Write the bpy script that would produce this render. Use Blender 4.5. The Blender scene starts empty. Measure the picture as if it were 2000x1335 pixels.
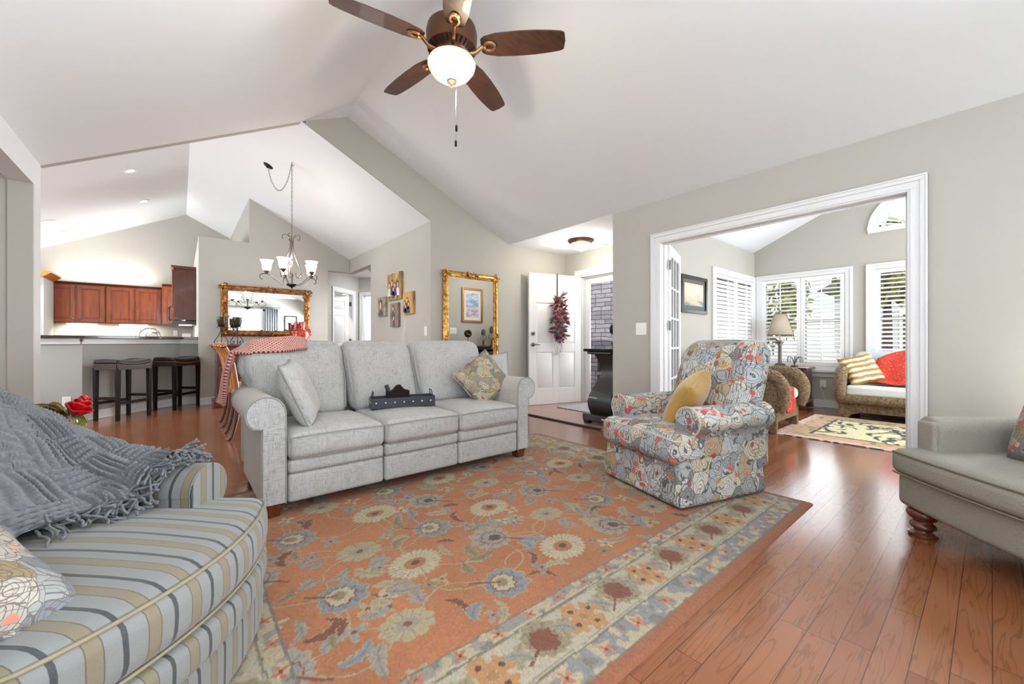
import bpy, bmesh, math, random
import numpy as np
from mathutils import Vector, Matrix
random.seed(7)
SC = bpy.context.scene
COL = SC.collection
PI = math.pi
# ------------------------------------------------------------------ camera
cam_data = bpy.data.cameras.new('camera')
cam_data.sensor_width = 36.0
cam_data.lens = 14.02
cam_data.clip_start = 0.02
cam = bpy.data.objects.new('camera', cam_data)
cam.location = (0, 0, 0.98)
cam.rotation_euler = (PI / 2, 0, math.radians(50.25 - 90))
COL.objects.link(cam)
SC.camera = cam
# ------------------------------------------------------------------ colour management
SC.view_settings.view_transform = 'Standard'
SC.view_settings.look = 'None'
SC.view_settings.gamma = 1
SC.view_settings.use_curve_mapping = False
SC.view_settings.exposure = 0.72
SC.cycles.use_denoising = True
SC.cycles.max_bounces = 10
SC.cycles.diffuse_bounces = 6
SC.cycles.glossy_bounces = 5
SC.cycles.transmission_bounces = 8
SC.cycles.transparent_max_bounces = 12
SC.cycles.sample_clamp_indirect = 6
SC.cycles.caustics_reflective = False
SC.cycles.caustics_refractive = False
# ------------------------------------------------------------------ world
W = bpy.data.worlds.new('daylight')
SC.world = W
W.use_nodes = True
bg = W.node_tree.nodes['Background']
bg.inputs[0].default_value = (0.86, 0.93, 1.0, 1)
bg.inputs[1].default_value = 1.05

def area(name, loc, aim, sx, sy, power, color=(1, 1, 1), spread=None):
    d = bpy.data.lights.new(name, 'AREA')
    d.shape = 'RECTANGLE'; d.size = sx; d.size_y = sy
    d.energy = power; d.color = color
    if spread: d.spread = math.radians(spread)
    o = bpy.data.objects.new(name, d)
    o.location = loc
    o.rotation_euler = (Vector(aim) - Vector(loc)).to_track_quat('-Z', 'Y').to_euler()
    COL.objects.link(o); return o
def point(name, loc, power, color=(1, .86, .68), r=.04):
    d = bpy.data.lights.new(name, 'POINT'); d.energy = power; d.color = color; d.shadow_soft_size = r
    o = bpy.data.objects.new(name, d); o.location = loc; COL.objects.link(o); return o
# sun on the garden outside the sunroom
sd = bpy.data.lights.new('sun', 'SUN'); sd.energy = 1.7; sd.angle = .02; sd.color = (1, .95, .86)
so = bpy.data.objects.new('sun', sd); so.rotation_euler = (math.radians(42), 0, math.radians(-65)); COL.objects.link(so)
DAY = (.905, .952, 1.0)
# daylight of the back window, front door and sunroom windows, plus added fills
area('window_daylight_back', (.0, -1.14, 1.45), (.9, 3, 3.0), 1.5, 2.0, 30, DAY)
area('window_daylight_right', (3.70, -.74, 1.25), (0, -.6, 1.9), .9, 1.4, 140, DAY, 110)  # added fill, no window here; brightens the left ceiling slope
area('window_daylight_side', (-.62, .1, 1.3), (3, .9, 3.0), 1.8, 1.9, 5, DAY)  # fill added near the left wall, which has no window
area('hall_daylight', (-2.3, 3.0, 1.5), (0, 3.5, 1.2), 1.6, 1.6, 3, (1, .95, .88))  # fill added inside the left hall, no window modelled
area('dining_daylight', (-2.9, 5.9, 1.6), (1.5, 6.2, .2), 1.8, 1.8, 60, DAY)  # fill added for the dining side; no window stands here
area('sunroom_daylight', (5.9, -1.15, 1.45), (5.8, 2, 1.2), 2.6, 1.8, 80, DAY)  # added fill; the sunroom's right wall is windowless
area('entry_daylight', (5.6, 3.7, 1.3), (3, 3.9, 1.0), .8, 1.8, 16, (.93, .96, 1))
area('bedroom_hall_daylight', (3.6, 8.05, 2.3), (3.2, 8.4, 0), .5, .5, 20, DAY)  # fill added under the hall ceiling to brighten the hall
area('gallery_hall_daylight', (2.55, 7.28, 1.10), (-2, 6.3, .9), .9, 1.7, 20, DAY, 140)  # fill added in the hall opening for dining floor and kitchen slope
area('twin_window_daylight', (7.34, 1.88, 1.3), (0, 1.6, 1.5), 1.0, 1.25, 5, DAY, 150)
area('single_window_daylight', (7.34, .56, 1.3), (0, .8, 1.5), .85, 1.25, 4.5, DAY, 150)
area('kitchen_daylight', (-3.2, 9.2, 1.7), (0, 9.4, 1.6), 1.4, 1.4, 70, DAY)  # added fill; the left kitchen wall has no window
area('kitchen_side_daylight', (.16, 9.6, 1.75), (-2.5, 9.2, 2.9), 1.0, .9, 70, DAY)  # added fill off the right kitchen wall, lifts the kitchen ceiling

# ------------------------------------------------------------------ materials
def srgb(r, g, b):
    f = lambda v: (v / 255 / 12.92) if v / 255 <= .04045 else ((v / 255 + .055) / 1.055) ** 2.4
    return (f(r), f(g), f(b), 1)
class NT:
    def __init__(s, name, rough=.6, metal=0.0, coat=0.0):
        s.m = bpy.data.materials.new(name); s.m.use_nodes = True
        s.t = s.m.node_tree; s.b = s.t.nodes['Principled BSDF']
        s.b.inputs['Roughness'].default_value = rough
        s.b.inputs['Metallic'].default_value = metal
        s.b.inputs['Coat Weight'].default_value = coat
    def n(s, typ, **kw):
        nd = s.t.nodes.new('ShaderNode' + typ)
        for k, v in kw.items():
            if k.startswith('i_'):
                key = k[2:]
                key = int(key) if key.isdigit() else key
                s.set(nd.inputs[key], v)
            else: setattr(nd, k, v)
        return nd
    def set(s, sock, v):
        if isinstance(v, bpy.types.NodeSocket): s.t.links.new(v, sock)
        else: sock.default_value = v
    def co(s, which='Object'): return s.n('TexCoord').outputs[which]
    def map(s, scale=(1, 1, 1), rot=(0, 0, 0), loc=(0, 0, 0), v=None):
        nd = s.n('Mapping'); s.set(nd.inputs['Vector'], v if v is not None else s.co())
        nd.inputs['Scale'].default_value = scale; nd.inputs['Rotation'].default_value = rot; nd.inputs['Location'].default_value = loc
        return nd.outputs[0]
    def noise(s, v, scale=5, detail=3, rough=.5, dist=0.0):
        nd = s.n('TexNoise'); s.set(nd.inputs['Vector'], v)
        nd.inputs['Scale'].default_value = scale; nd.inputs['Detail'].default_value = detail
        nd.inputs['Roughness'].default_value = rough; nd.inputs['Distortion'].default_value = dist
        return nd.outputs[0]
    def math(s, op, a, b=None, c=None):
        nd = s.n('Math', operation=op); s.set(nd.inputs[0], a)
        if b is not None: s.set(nd.inputs[1], b)
        if c is not None: s.set(nd.inputs[2], c)
        return nd.outputs[0]
    def ramp(s, f, stops, interp='LINEAR'):
        nd = s.n('ValToRGB'); s.set(nd.inputs[0], f); r = nd.color_ramp; r.interpolation = interp
        while len(r.elements) < len(stops): r.elements.new(.5)
        for e, (p, c) in zip(r.elements, stops):
            e.position = p; e.color = c if len(c) == 4 else (*c, 1)
        return nd.outputs[0]
    def mix(s, f, a, b, mode='MIX'):
        nd = s.n('Mix', data_type='RGBA', blend_type=mode)
        s.set(nd.inputs[0], f); s.set(nd.inputs[6], a); s.set(nd.inputs[7], b)
        return nd.outputs[2]
    def bump(s, h, strength=.3, dist=.01):
        nd = s.n('Bump'); s.set(nd.inputs['Height'], h); nd.inputs['Strength'].default_value = strength; nd.inputs['Distance'].default_value = dist
        s.t.links.new(nd.outputs[0], s.b.inputs['Normal'])
    def col(s, v): s.set(s.b.inputs['Base Color'], v); return s
    def xyz(s, v=None):
        nd = s.n('SeparateXYZ'); s.set(nd.inputs[0], v if v is not None else s.co()); return nd.outputs
G1 = (0, 0, 0, 1); WH = (1, 1, 1, 1)
def flat(name, rgb, rough=.5, metal=0.0, coat=0.0, var=.05, scale=40, bump=0.0):
    m = NT(name, rough, metal, coat)
    c = srgb(*rgb); d = tuple(x * (1 - var * 2) for x in c[:3]) + (1,)
    f = m.noise(m.co(), scale, 3)
    m.col(m.mix(f, d, c))
    if bump: m.bump(f, bump, .004)
    return m.m
def emit(name, rgb, e, strength):
    m = NT(name, .4); m.col(srgb(*rgb))
    m.b.inputs['Emission Color'].default_value = srgb(*e); m.b.inputs['Emission Strength'].default_value = strength
    return m.m
M = {}
M['wall'] = flat('wall_paint', (184, 182, 174), .75, var=.01, scale=60)
M['ceil'] = flat('ceiling_paint', (234, 238, 241), .8, var=.008, scale=60)
M['trim'] = flat('white_trim_paint', (228, 229, 230), .35, var=.01)
M['kwall'] = flat('bar_wall_paint', (168, 169, 166), .75, var=.01)
M['plastic'] = flat('white_plastic', (238, 236, 230), .35, var=.02)
M['nickel'] = flat('brushed_nickel', (150, 150, 152), .3, 1.0)
M['steel'] = flat('stainless_steel', (185, 188, 190), .22, 1.0)
M['darkmetal'] = flat('dark_iron', (46, 42, 38), .45, .7)
M['bronze'] = flat('oil_bronze', (98, 66, 46), .4, .75, var=.15, scale=20)
M['brass'] = flat('antique_brass', (176, 132, 90), .3, .9)
M['esp'] = flat('espresso_wood', (26, 17, 14), .55, coat=0.0, var=.2, scale=12)
M['esp'].node_tree.nodes['Principled BSDF'].inputs['Specular IOR Level'].default_value = .2
M['leather'] = flat('brown_leather', (34, 22, 18), .5, var=.15, bump=.3, scale=160)
M['black'] = flat('black_painted_wood', (20, 17, 16), .35, coat=.3, var=.1)
M['rubber'] = flat('black_rubber', (24, 24, 24), .7)
def wood(name, dark, light, rough=.35, sc=(3, 40, 40), coat=.3, rot=(0, 0, 0)):
    m = NT(name, rough, 0, coat)
    f = m.noise(m.map(sc, rot), 1, 5, .6, .6)
    m.col(m.ramp(f, [(.3, srgb(*dark)), (.72, srgb(*light))]))
    m.bump(f, .08, .003); return m.m
M['cherry'] = wood('cherry_cabinet_wood', (108, 48, 20), (150, 74, 34), sc=(30, 30, 3))
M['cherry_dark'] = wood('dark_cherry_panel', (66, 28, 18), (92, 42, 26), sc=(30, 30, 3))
M['mahog'] = wood('mahogany', (70, 20, 14), (118, 38, 26), sc=(4, 4, 40), coat=.6)
M['walnut'] = wood('walnut_blade_wood', (50, 31, 22), (84, 52, 36), sc=(3, 40, 40), coat=.1, rough=.45)
M['maple'] = wood('honey_chair_wood', (150, 84, 34), (198, 130, 66), sc=(20, 20, 4))
M['legwood'] = wood('dark_red_leg_wood', (60, 24, 12), (110, 54, 30), sc=(30, 30, 5), coat=.6)
M['glass'] = None
def glass(name, rgb, rough=.0, alpha=None):
    m = NT(name, rough); m.col(srgb(*rgb)); m.b.inputs['Transmission Weight'].default_value = 1.0; m.b.inputs['IOR'].default_value = 1.45
    return m.m
def pane():
    m = NT('window_glass', .02); t = m.t
    tr = t.nodes.new('ShaderNodeBsdfTransparent'); gl = t.nodes.new('ShaderNodeBsdfGlossy'); gl.inputs['Roughness'].default_value = .02
    fr = t.nodes.new('ShaderNodeFresnel'); fr.inputs[0].default_value = 1.18
    mx = t.nodes.new('ShaderNodeMixShader'); t.links.new(fr.outputs[0], mx.inputs[0]); t.links.new(tr.outputs[0], mx.inputs[1]); t.links.new(gl.outputs[0], mx.inputs[2])
    t.links.new(mx.outputs[0], t.nodes['Material Output'].inputs[0]); return m.m
M['glass'] = pane()
def mirror():
    m = NT('mirror_glass', .01, 1.0); m.col((.86, .87, .87, 1)); return m.m
M['mirror'] = mirror()
def gold():
    m = NT('carved_gilt', .32, .85); f = m.noise(m.co(), 26, 4)
    m.col(m.ramp(f, [(.3, srgb(140, 94, 40)), (.5, srgb(206, 156, 78)), (.75, srgb(240, 204, 130))])); m.bump(f, .5, .006); return m.m
M['gold'] = gold()
def gold2():
    m = NT('aged_bronze_gilt', .36, .8); f = m.noise(m.co(), 22, 4)
    m.col(m.ramp(f, [(.3, srgb(84, 52, 28)), (.55, srgb(166, 112, 62)), (.8, srgb(208, 156, 100))])); m.bump(f, .5, .006); return m.m
M['gold2'] = gold2()
def tweed(name, base, dark, amt=1.0, s1=14, s2=260, light=None):
    m = NT(name, .85); lt = light or base
    m.b.inputs['Sheen Weight'].default_value = .15
    a = m.noise(m.map((s1, s2, s2)), 1, 3, .6); b = m.noise(m.map((s2, s1, s1)), 1, 3, .6)
    c = m.noise(m.co(), 500, 2); g = m.noise(m.co(), 7, 2)
    f = m.math('MINIMUM', a, b)
    f = m.math('ADD', f, m.math('MULTIPLY', m.math('SUBTRACT', c, .5), .22))
    f = m.math('ADD', f, m.math('MULTIPLY', m.math('SUBTRACT', g, .5), .12))
    m.col(m.ramp(f, [(.27, srgb(*dark)), (.40, srgb(*base)), (.6, srgb(*lt))]))
    m.bump(f, .35 * amt, .003); return m.m
M['tweed'] = tweed('grey_slub_tweed', (166, 166, 165), (104, 104, 106), s1=24, s2=400, light=(187, 187, 185))
M['tweed_side'] = tweed('warm_grey_side_tweed', (178, 175, 169), (140, 138, 134), s1=200, light=(190, 187, 181))
M['piping'] = flat('grey_piping', (150, 150, 150), .85, var=.08, scale=300)
def herring():
    m = NT('sage_herringbone', .85); x = m.xyz()
    u = m.math('ADD', m.math('ADD', x[0], x[1]), x[2])
    w = m.math('PINGPONG', m.math('ADD', m.math('MULTIPLY', x[0], 1.0), m.math('MULTIPLY', x[1], .6)), .012)
    s = m.math('SINE', m.math('MULTIPLY', m.math('ADD', m.math('ADD', w, x[2]), m.math('MULTIPLY', x[1], .8)), 1500))
    g = m.noise(m.co(), 300, 2)
    f = m.math('ADD', m.math('MULTIPLY', s, .22), g)
    m.col(m.ramp(f, [(.3, srgb(126, 123, 112)), (.7, srgb(160, 157, 146))])); m.bump(f, .25, .002); return m.m
M['sage'] = herring()
M['sage_pipe'] = flat('sage_piping', (120, 114, 96), .85)
# striped jacquard: stripes follow the chosen local axis
def stripes(name, axis, off=0.0):
    m = NT(name, .7); m.b.inputs['Sheen Weight'].default_value = .2
    x = m.xyz()[axis]; nz = m.noise(m.co(), 6, 2)
    u = m.math('FRACT', m.math('ADD', m.math('ADD', m.math('MULTIPLY', x, 1 / .094), m.math('MULTIPLY', nz, .10)), 10 + off))
    B = srgb(116, 118, 117); T = srgb(112, 103, 82); D = srgb(40, 45, 50); L = srgb(56, 52, 42)
    c = m.ramp(u, [(0, T), (.22, T), (.235, L), (.255, B), (.52, B), (.53, D), (.62, D), (.63, B), (.955, B), (.975, L), (.99, T)])
    wv = m.noise(m.map((20, 20, 600) if axis != 2 else (20, 600, 20)), 1, 2); g2 = m.noise(m.co(), 420, 1)
    c = m.mix(m.math('MULTIPLY', m.math('SUBTRACT', g2, .25), .35), c, srgb(100, 98, 90), 'MIX')
    m.col(c); m.bump(m.math('ADD', g2, wv), .25, .002); return m.m
M['stripe_x'] = stripes('striped_jacquard_across', 0)
M['stripe_y'] = stripes('striped_jacquard_along', 1, .3)
# doodle floral
def floral(name, sc, bgs, accents, line=(58, 58, 61), ringf=1.0, rose=True):
    m = NT(name, .8); v0 = m.co()
    wn = m.n('TexNoise'); m.set(wn.inputs['Vector'], v0); wn.inputs['Scale'].default_value = sc * .9; wn.inputs['Detail'].default_value = 1
    vv = m.n('VectorMath', operation='MULTIPLY_ADD'); m.set(vv.inputs[0], wn.outputs['Color']); vv.inputs[1].default_value = (.55 / sc,) * 3; m.set(vv.inputs[2], v0)
    v = vv.outputs[0]
    def vor(scale, feat='F1', rnd=1.0):
        nd = m.n('TexVoronoi', feature=feat); m.set(nd.inputs['Vector'], v); nd.inputs['Scale'].default_value = scale; nd.inputs['Randomness'].default_value = rnd
        return nd
    a = vor(sc); d = a.outputs['Distance']; rc = m.n('SeparateColor'); m.set(rc.inputs[0], a.outputs['Color'])
    r1, r2, r3 = rc.outputs
    n = len(bgs)
    base = m.ramp(r1, [(i / n, srgb(*c)) for i, c in enumerate(bgs)], 'CONSTANT')
    # rings round each flower centre
    rg = m.math('SINE', m.math('MULTIPLY', d, m.math('ADD', 34 * ringf, m.math('MULTIPLY', r2, 26))))
    lines = m.ramp(rg, [(0, WH), (.86, WH), (.94, G1)])
    has = m.math('GREATER_THAN', r2, .25)
    c = m.mix(m.math('MULTIPLY', has, m.math('SUBTRACT', 1.0, lines)), base, srgb(*line))
    # petals / veins
    b = vor(sc * 2.1); b2 = m.n('SeparateColor'); m.set(b2.inputs[0], b.outputs['Color'])
    wv = m.n('TexWave', wave_type='BANDS'); m.set(wv.inputs['Vector'], v); wv.inputs['Scale'].default_value = sc * 1.6; wv.inputs['Distortion'].default_value = 6; wv.inputs['Detail'].default_value = 1.5
    veins = m.math('MULTIPLY', m.math('LESS_THAN', wv.outputs['Fac'], .11), m.math('GREATER_THAN', b2.outputs[1], .62))
    c = m.mix(m.math('MULTIPLY', veins, .85), c, srgb(*line))
    # coloured blossoms
    bl = m.math('MULTIPLY', m.math('LESS_THAN', b.outputs['Distance'], .42), m.math('GREATER_THAN', b2.outputs[0], .74))
    k = len(accents)
    ac = m.ramp(b2.outputs[2], [(i / k, srgb(*q)) for i, q in enumerate(accents)], 'CONSTANT')
    c = m.mix(m.math('MULTIPLY', bl, .9), c, ac)
    ctr = m.math('MULTIPLY', m.math('LESS_THAN', d, .13), m.math('GREATER_THAN', r3, .55))
    c = m.mix(m.math('MULTIPLY', ctr, .92), c, ac)
    # outlines
    e = vor(sc, 'DISTANCE_TO_EDGE'); el = m.math('LESS_THAN', e.outputs['Distance'], .014)
    e3 = vor(sc * 2.1, 'DISTANCE_TO_EDGE'); el2 = m.math('LESS_THAN', e3.outputs['Distance'], .016)
    c = m.mix(m.math('MULTIPLY', m.math('MAXIMUM', el, el2), .85), c, srgb(*line))
    g = m.noise(v0, 420, 2)
    c = m.mix(m.math('MULTIPLY', g, .22), c, srgb(150, 148, 140))
    m.col(c); m.bump(g, .25, .002); return m.m
M['floral'] = floral('doodle_floral_linen', 9.4, [(196, 198, 196), (178, 186, 190), (204, 194, 172), (162, 166, 168), (208, 204, 194), (174, 158, 130), (194, 196, 194), (132, 132, 131)],
                     [(214, 78, 44), (196, 44, 40), (190, 140, 52), (224, 96, 60), (178, 40, 44), (126, 70, 52)])
M['paisley'] = floral('ochre_paisley_cloth', 14, [(176, 168, 144), (152, 142, 116), (184, 176, 156), (130, 122, 102)], [(176, 112, 84), (190, 160, 80), (150, 96, 84)], line=(92, 84, 74))
M['blossom'] = floral('anemone_print_cotton', 16, [(158, 152, 142), (132, 116, 80), (138, 142, 142), (166, 160, 150), (108, 114, 120)], [(220, 112, 88), (190, 60, 60), (230, 140, 100), (60, 66, 80)], line=(86, 74, 70), ringf=.55)
# ------------------------------------------------------------------ mesh building
class MB:
    def __init__(s): s.v = []; s.f = []; s.uv = None
    def add(s, vs, fs, mat=None):
        k = len(s.v)
        s.v += [tuple(mat @ Vector(p)) for p in vs] if mat is not None else [tuple(p) for p in vs]
        s.f += [tuple(i + k for i in f) for f in fs]; return s
    def box(s, x0, x1, y0, y1, z0, z1, mat=None):
        vs = [(x0, y0, z0), (x1, y0, z0), (x1, y1, z0), (x0, y1, z0), (x0, y0, z1), (x1, y0, z1), (x1, y1, z1), (x0, y1, z1)]
        return s.add(vs, [(0, 3, 2, 1), (4, 5, 6, 7), (0, 1, 5, 4), (1, 2, 6, 5), (2, 3, 7, 6), (3, 0, 4, 7)], mat)
    def taper(s, c, z0, z1, a0, b0, a1, b1, d=(0, 0)):
        x, y = c
        vs = [(x + i * a0, y + j * b0, z0) for i, j in ((-1, -1), (1, -1), (1, 1), (-1, 1))] + [(x + d[0] + i * a1, y + d[1] + j * b1, z1) for i, j in ((-1, -1), (1, -1), (1, 1), (-1, 1))]
        return s.add(vs, [(0, 3, 2, 1), (4, 5, 6, 7), (0, 1, 5, 4), (1, 2, 6, 5), (2, 3, 7, 6), (3, 0, 4, 7)])
    def prism(s, poly, a, b, plane='xz', mat=None):
        """poly of (u, v) extruded from a to b along the third axis"""
        put = {'xz': lambda u, v, w: (u, w, v), 'yz': lambda u, v, w: (w, u, v), 'xy': lambda u, v, w: (u, v, w)}[plane]
        n = len(poly)
        vs = [put(u, v, a) for u, v in poly] + [put(u, v, b) for u, v in poly]
        fs = [tuple(range(n)), tuple(range(2 * n - 1, n - 1, -1))] + [(i, i + n, (i + 1) % n + n, (i + 1) % n) for i in range(n)]
        return s.add(vs, fs, mat)
    def lathe(s, prof, c=(0, 0, 0), n=24, mat=None):
        vs = []; fs = []
        for r, z in prof:
            for k in range(n):
                t = 2 * PI * k / n; vs.append((c[0] + max(r, 1e-5) * math.cos(t), c[1] + max(r, 1e-5) * math.sin(t), c[2] + z))
        for i in range(len(prof) - 1):
            for k in range(n):
                fs.append((i * n + k, i * n + (k + 1) % n, (i + 1) * n + (k + 1) % n, (i + 1) * n + k))
        fs.append(tuple(range(n - 1, -1, -1))); fs.append(tuple((len(prof) - 1) * n + k for k in range(n)))
        return s.add(vs, fs, mat)
    def tube(s, pts, r, n=8, closed=False, flatten=None):
        P = [Vector(p) for p in pts]; m = len(P)
        R = r if isinstance(r, (list, tuple)) else [r] * m
        vs = []; fs = []; up = None
        for i in range(m):
            a = P[i - 1] if (i or closed) else P[i]; b = P[(i + 1) % m] if (i < m - 1 or closed) else P[i]
            t = (b - a).normalized() if (b - a).length > 1e-9 else Vector((0, 0, 1))
            if up is None:
                up = Vector((0, 0, 1)) if abs(t.z) < .9 else Vector((1, 0, 0))
            x = t.cross(up)
            if x.length < 1e-6: x = t.cross(Vector((0, 1, 0)))
            x.normalize(); y = x.cross(t).normalized(); up = y
            for k in range(n):
                q = 2 * PI * k / n
                vs.append(tuple(P[i] + R[i] * (math.cos(q) * x + math.sin(q) * y)))
        L = m if closed else m - 1
        for i in range(L):
            j = (i + 1) % m
            for k in range(n): fs.append((i * n + k, i * n + (k + 1) % n, j * n + (k + 1) % n, j * n + k))
        if not closed: fs += [tuple(range(n - 1, -1, -1)), tuple((m - 1) * n + k for k in range(n))]
        return s.add(vs, fs)
    def ball(s, c, r, n=12, sc=(1, 1, 1)):
        vs = []; fs = []
        for i in range(n + 1):
            a = PI * i / n
            for k in range(2 * n):
                t = PI * k / n; vs.append((c[0] + sc[0] * r * math.sin(a) * math.cos(t), c[1] + sc[1] * r * math.sin(a) * math.sin(t), c[2] - sc[2] * r * math.cos(a)))
        for i in range(n):
            for k in range(2 * n): fs.append((i * 2 * n + k, i * 2 * n + (k + 1) % (2 * n), (i + 1) * 2 * n + (k + 1) % (2 * n), (i + 1) * 2 * n + k))
        return s.add(vs, fs)
    def cushion(s, x0, x1, y0, y1, z0, z1, r=.04, puff=(0, 0, 0), n=12, mat=None, fn=None, pe=.6):
        """rounded box whose faces swell outwards; fn bends each point"""
        c = Vector(((x0 + x1) / 2, (y0 + y1) / 2, (z0 + z1) / 2)); h = Vector(((x1 - x0) / 2, (y1 - y0) / 2, (z1 - z0) / 2))
        r = min(r, h.x, h.y, h.z)
        def grid(hh):
            e = [-hh + r * (1 - math.cos(k * PI / 8)) for k in range(4)]
            mid = [-(hh - r) + 2 * (hh - r) * k / n for k in range(n + 1)]
            return sorted(set([round(q, 6) for q in e + mid + [-q for q in e]]))
        gx, gy, gz = grid(h.x), grid(h.y), grid(h.z)
        idx = {}; vs = []; fs = []
        def vid(p):
            k = tuple(round(q, 5) for q in p)
            if k in idx: return idx[k]
            p = Vector(p); q = Vector([max(-(h[i] - r), min(h[i] - r, p[i])) for i in range(3)])
            d = p - q
            pp = q + d.normalized() * r if d.length > 1e-9 else p
            u = [max(0, 1 - (p[i] / h[i]) ** 2) for i in range(3)]
            for i in range(3):
                a, b = (i + 1) % 3, (i + 2) % 3
                pp[i] += puff[i] * (p[i] / h[i]) * (u[a] * u[b]) ** pe
            pp += c
            if fn: pp = Vector(fn(pp))
            idx[k] = len(vs); vs.append(tuple(pp)); return idx[k]
        def face(A, B, f, flip):
            for i in range(len(A) - 1):
                for j in range(len(B) - 1):
                    q = (vid(f(A[i], B[j])), vid(f(A[i + 1], B[j])), vid(f(A[i + 1], B[j + 1])), vid(f(A[i], B[j + 1])))
                    fs.append(q[::-1] if flip else q)
        face(gx, gy, lambda a, b: (a, b, h.z), False); face(gx, gy, lambda a, b: (a, b, -h.z), True)
        face(gx, gz, lambda a, b: (a, -h.y, b), False); face(gx, gz, lambda a, b: (a, h.y, b), True)
        face(gy, gz, lambda a, b: (h.x, a, b), False); face(gy, gz, lambda a, b: (-h.x, a, b), True)
        return s.add(vs, fs, mat)
    def sheet(s, fn, nu, nv, uv=False):
        vs = []; fs = []; U = []
        for i in range(nu + 1):
            for j in range(nv + 1):
                vs.append(tuple(fn(i / nu, j / nv))); U.append((i / nu, j / nv))
        w = nv + 1
        for i in range(nu):
            for j in range(nv): fs.append((i * w + j, (i + 1) * w + j, (i + 1) * w + j + 1, i * w + j + 1))
        s.add(vs, fs)
        if uv: s.uv = U
        return s

def props(o, label=None, cat=None, group=None, kind=None):
    if label: o['label'] = label
    if cat: o['category'] = cat
    if group: o['group'] = group
    if kind: o['kind'] = kind
    return o
def obj(name, mb, mat, parent=None, label=None, cat=None, group=None, kind=None, bevel=0, seg=2, solid=0, sharp=38, sub=0):
    me = bpy.data.meshes.new(name); me.from_pydata(mb.v, [], mb.f)
    bm = bmesh.new(); bm.from_mesh(me); bmesh.ops.recalc_face_normals(bm, faces=bm.faces); bm.to_mesh(me); bm.free()
    if mb.uv:
        ul = me.uv_layers.new(name='UVMap')
        for lp in me.loops: ul.data[lp.index].uv = mb.uv[lp.vertex_index]
    if mat: me.materials.append(mat)
    me.shade_smooth(); me.set_sharp_from_angle(angle=math.radians(sharp))
    o = bpy.data.objects.new(name, me); COL.objects.link(o)
    if parent: o.parent = parent
    if solid:
        md = o.modifiers.new('thick', 'SOLIDIFY'); md.thickness = solid; md.offset = 0
    if bevel:
        md = o.modifiers.new('bevel', 'BEVEL'); md.width = bevel; md.segments = seg; md.limit_method = 'ANGLE'; md.angle_limit = math.radians(40)
    if sub:
        md = o.modifiers.new('sub', 'SUBSURF'); md.levels = sub; md.render_levels = sub
    return props(o, label, cat, group, kind)
def thing(name, label, cat, loc=(0, 0, 0), rz=0.0, group=None, rot=None):
    o = bpy.data.objects.new(name, None); COL.objects.link(o); o.location = loc
    o.rotation_euler = rot if rot else (0, 0, rz); o.empty_display_size = .1
    return props(o, label, cat, group)
def dup(root, loc=None, rz=None, label=None):
    r = root.copy(); COL.objects.link(r)
    if loc: r.location = loc
    if rz is not None: r.rotation_euler = (0, 0, rz)
    if label: r['label'] = label
    def kids(a, b):
        for ch in [q for q in bpy.data.objects if q.parent is a]:
            c = ch.copy(); COL.objects.link(c); c.parent = b; kids(ch, c)
    kids(root, r); return r
def struct(name, mb, mat, parent=None, bevel=0, label=None):
    return obj(name, mb, mat, parent, label, kind='structure' if parent is None else None, bevel=bevel, sharp=30)
def bez(p0, p1, p2, p3, n=12):
    out = []
    for k in range(n + 1):
        t = k / n; u = 1 - t
        out.append(tuple(u ** 3 * a + 3 * u * u * t * b + 3 * u * t * t * c + t ** 3 * d for a, b, c, d in zip(p0, p1, p2, p3)))
    return out
def catmull(pts, n=8):
    P = [Vector(p) for p in pts]; out = []
    for i in range(len(P) - 1):
        a = P[max(i - 1, 0)]; b = P[i]; c = P[i + 1]; d = P[min(i + 2, len(P) - 1)]
        for k in range(n):
            t = k / n
            out.append(tuple(.5 * ((2 * b) + (c - a) * t + (2 * a - 5 * b + 4 * c - d) * t * t + (3 * b - a - 3 * c + d) * t ** 3)))
    out.append(tuple(P[-1])); return out

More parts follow.
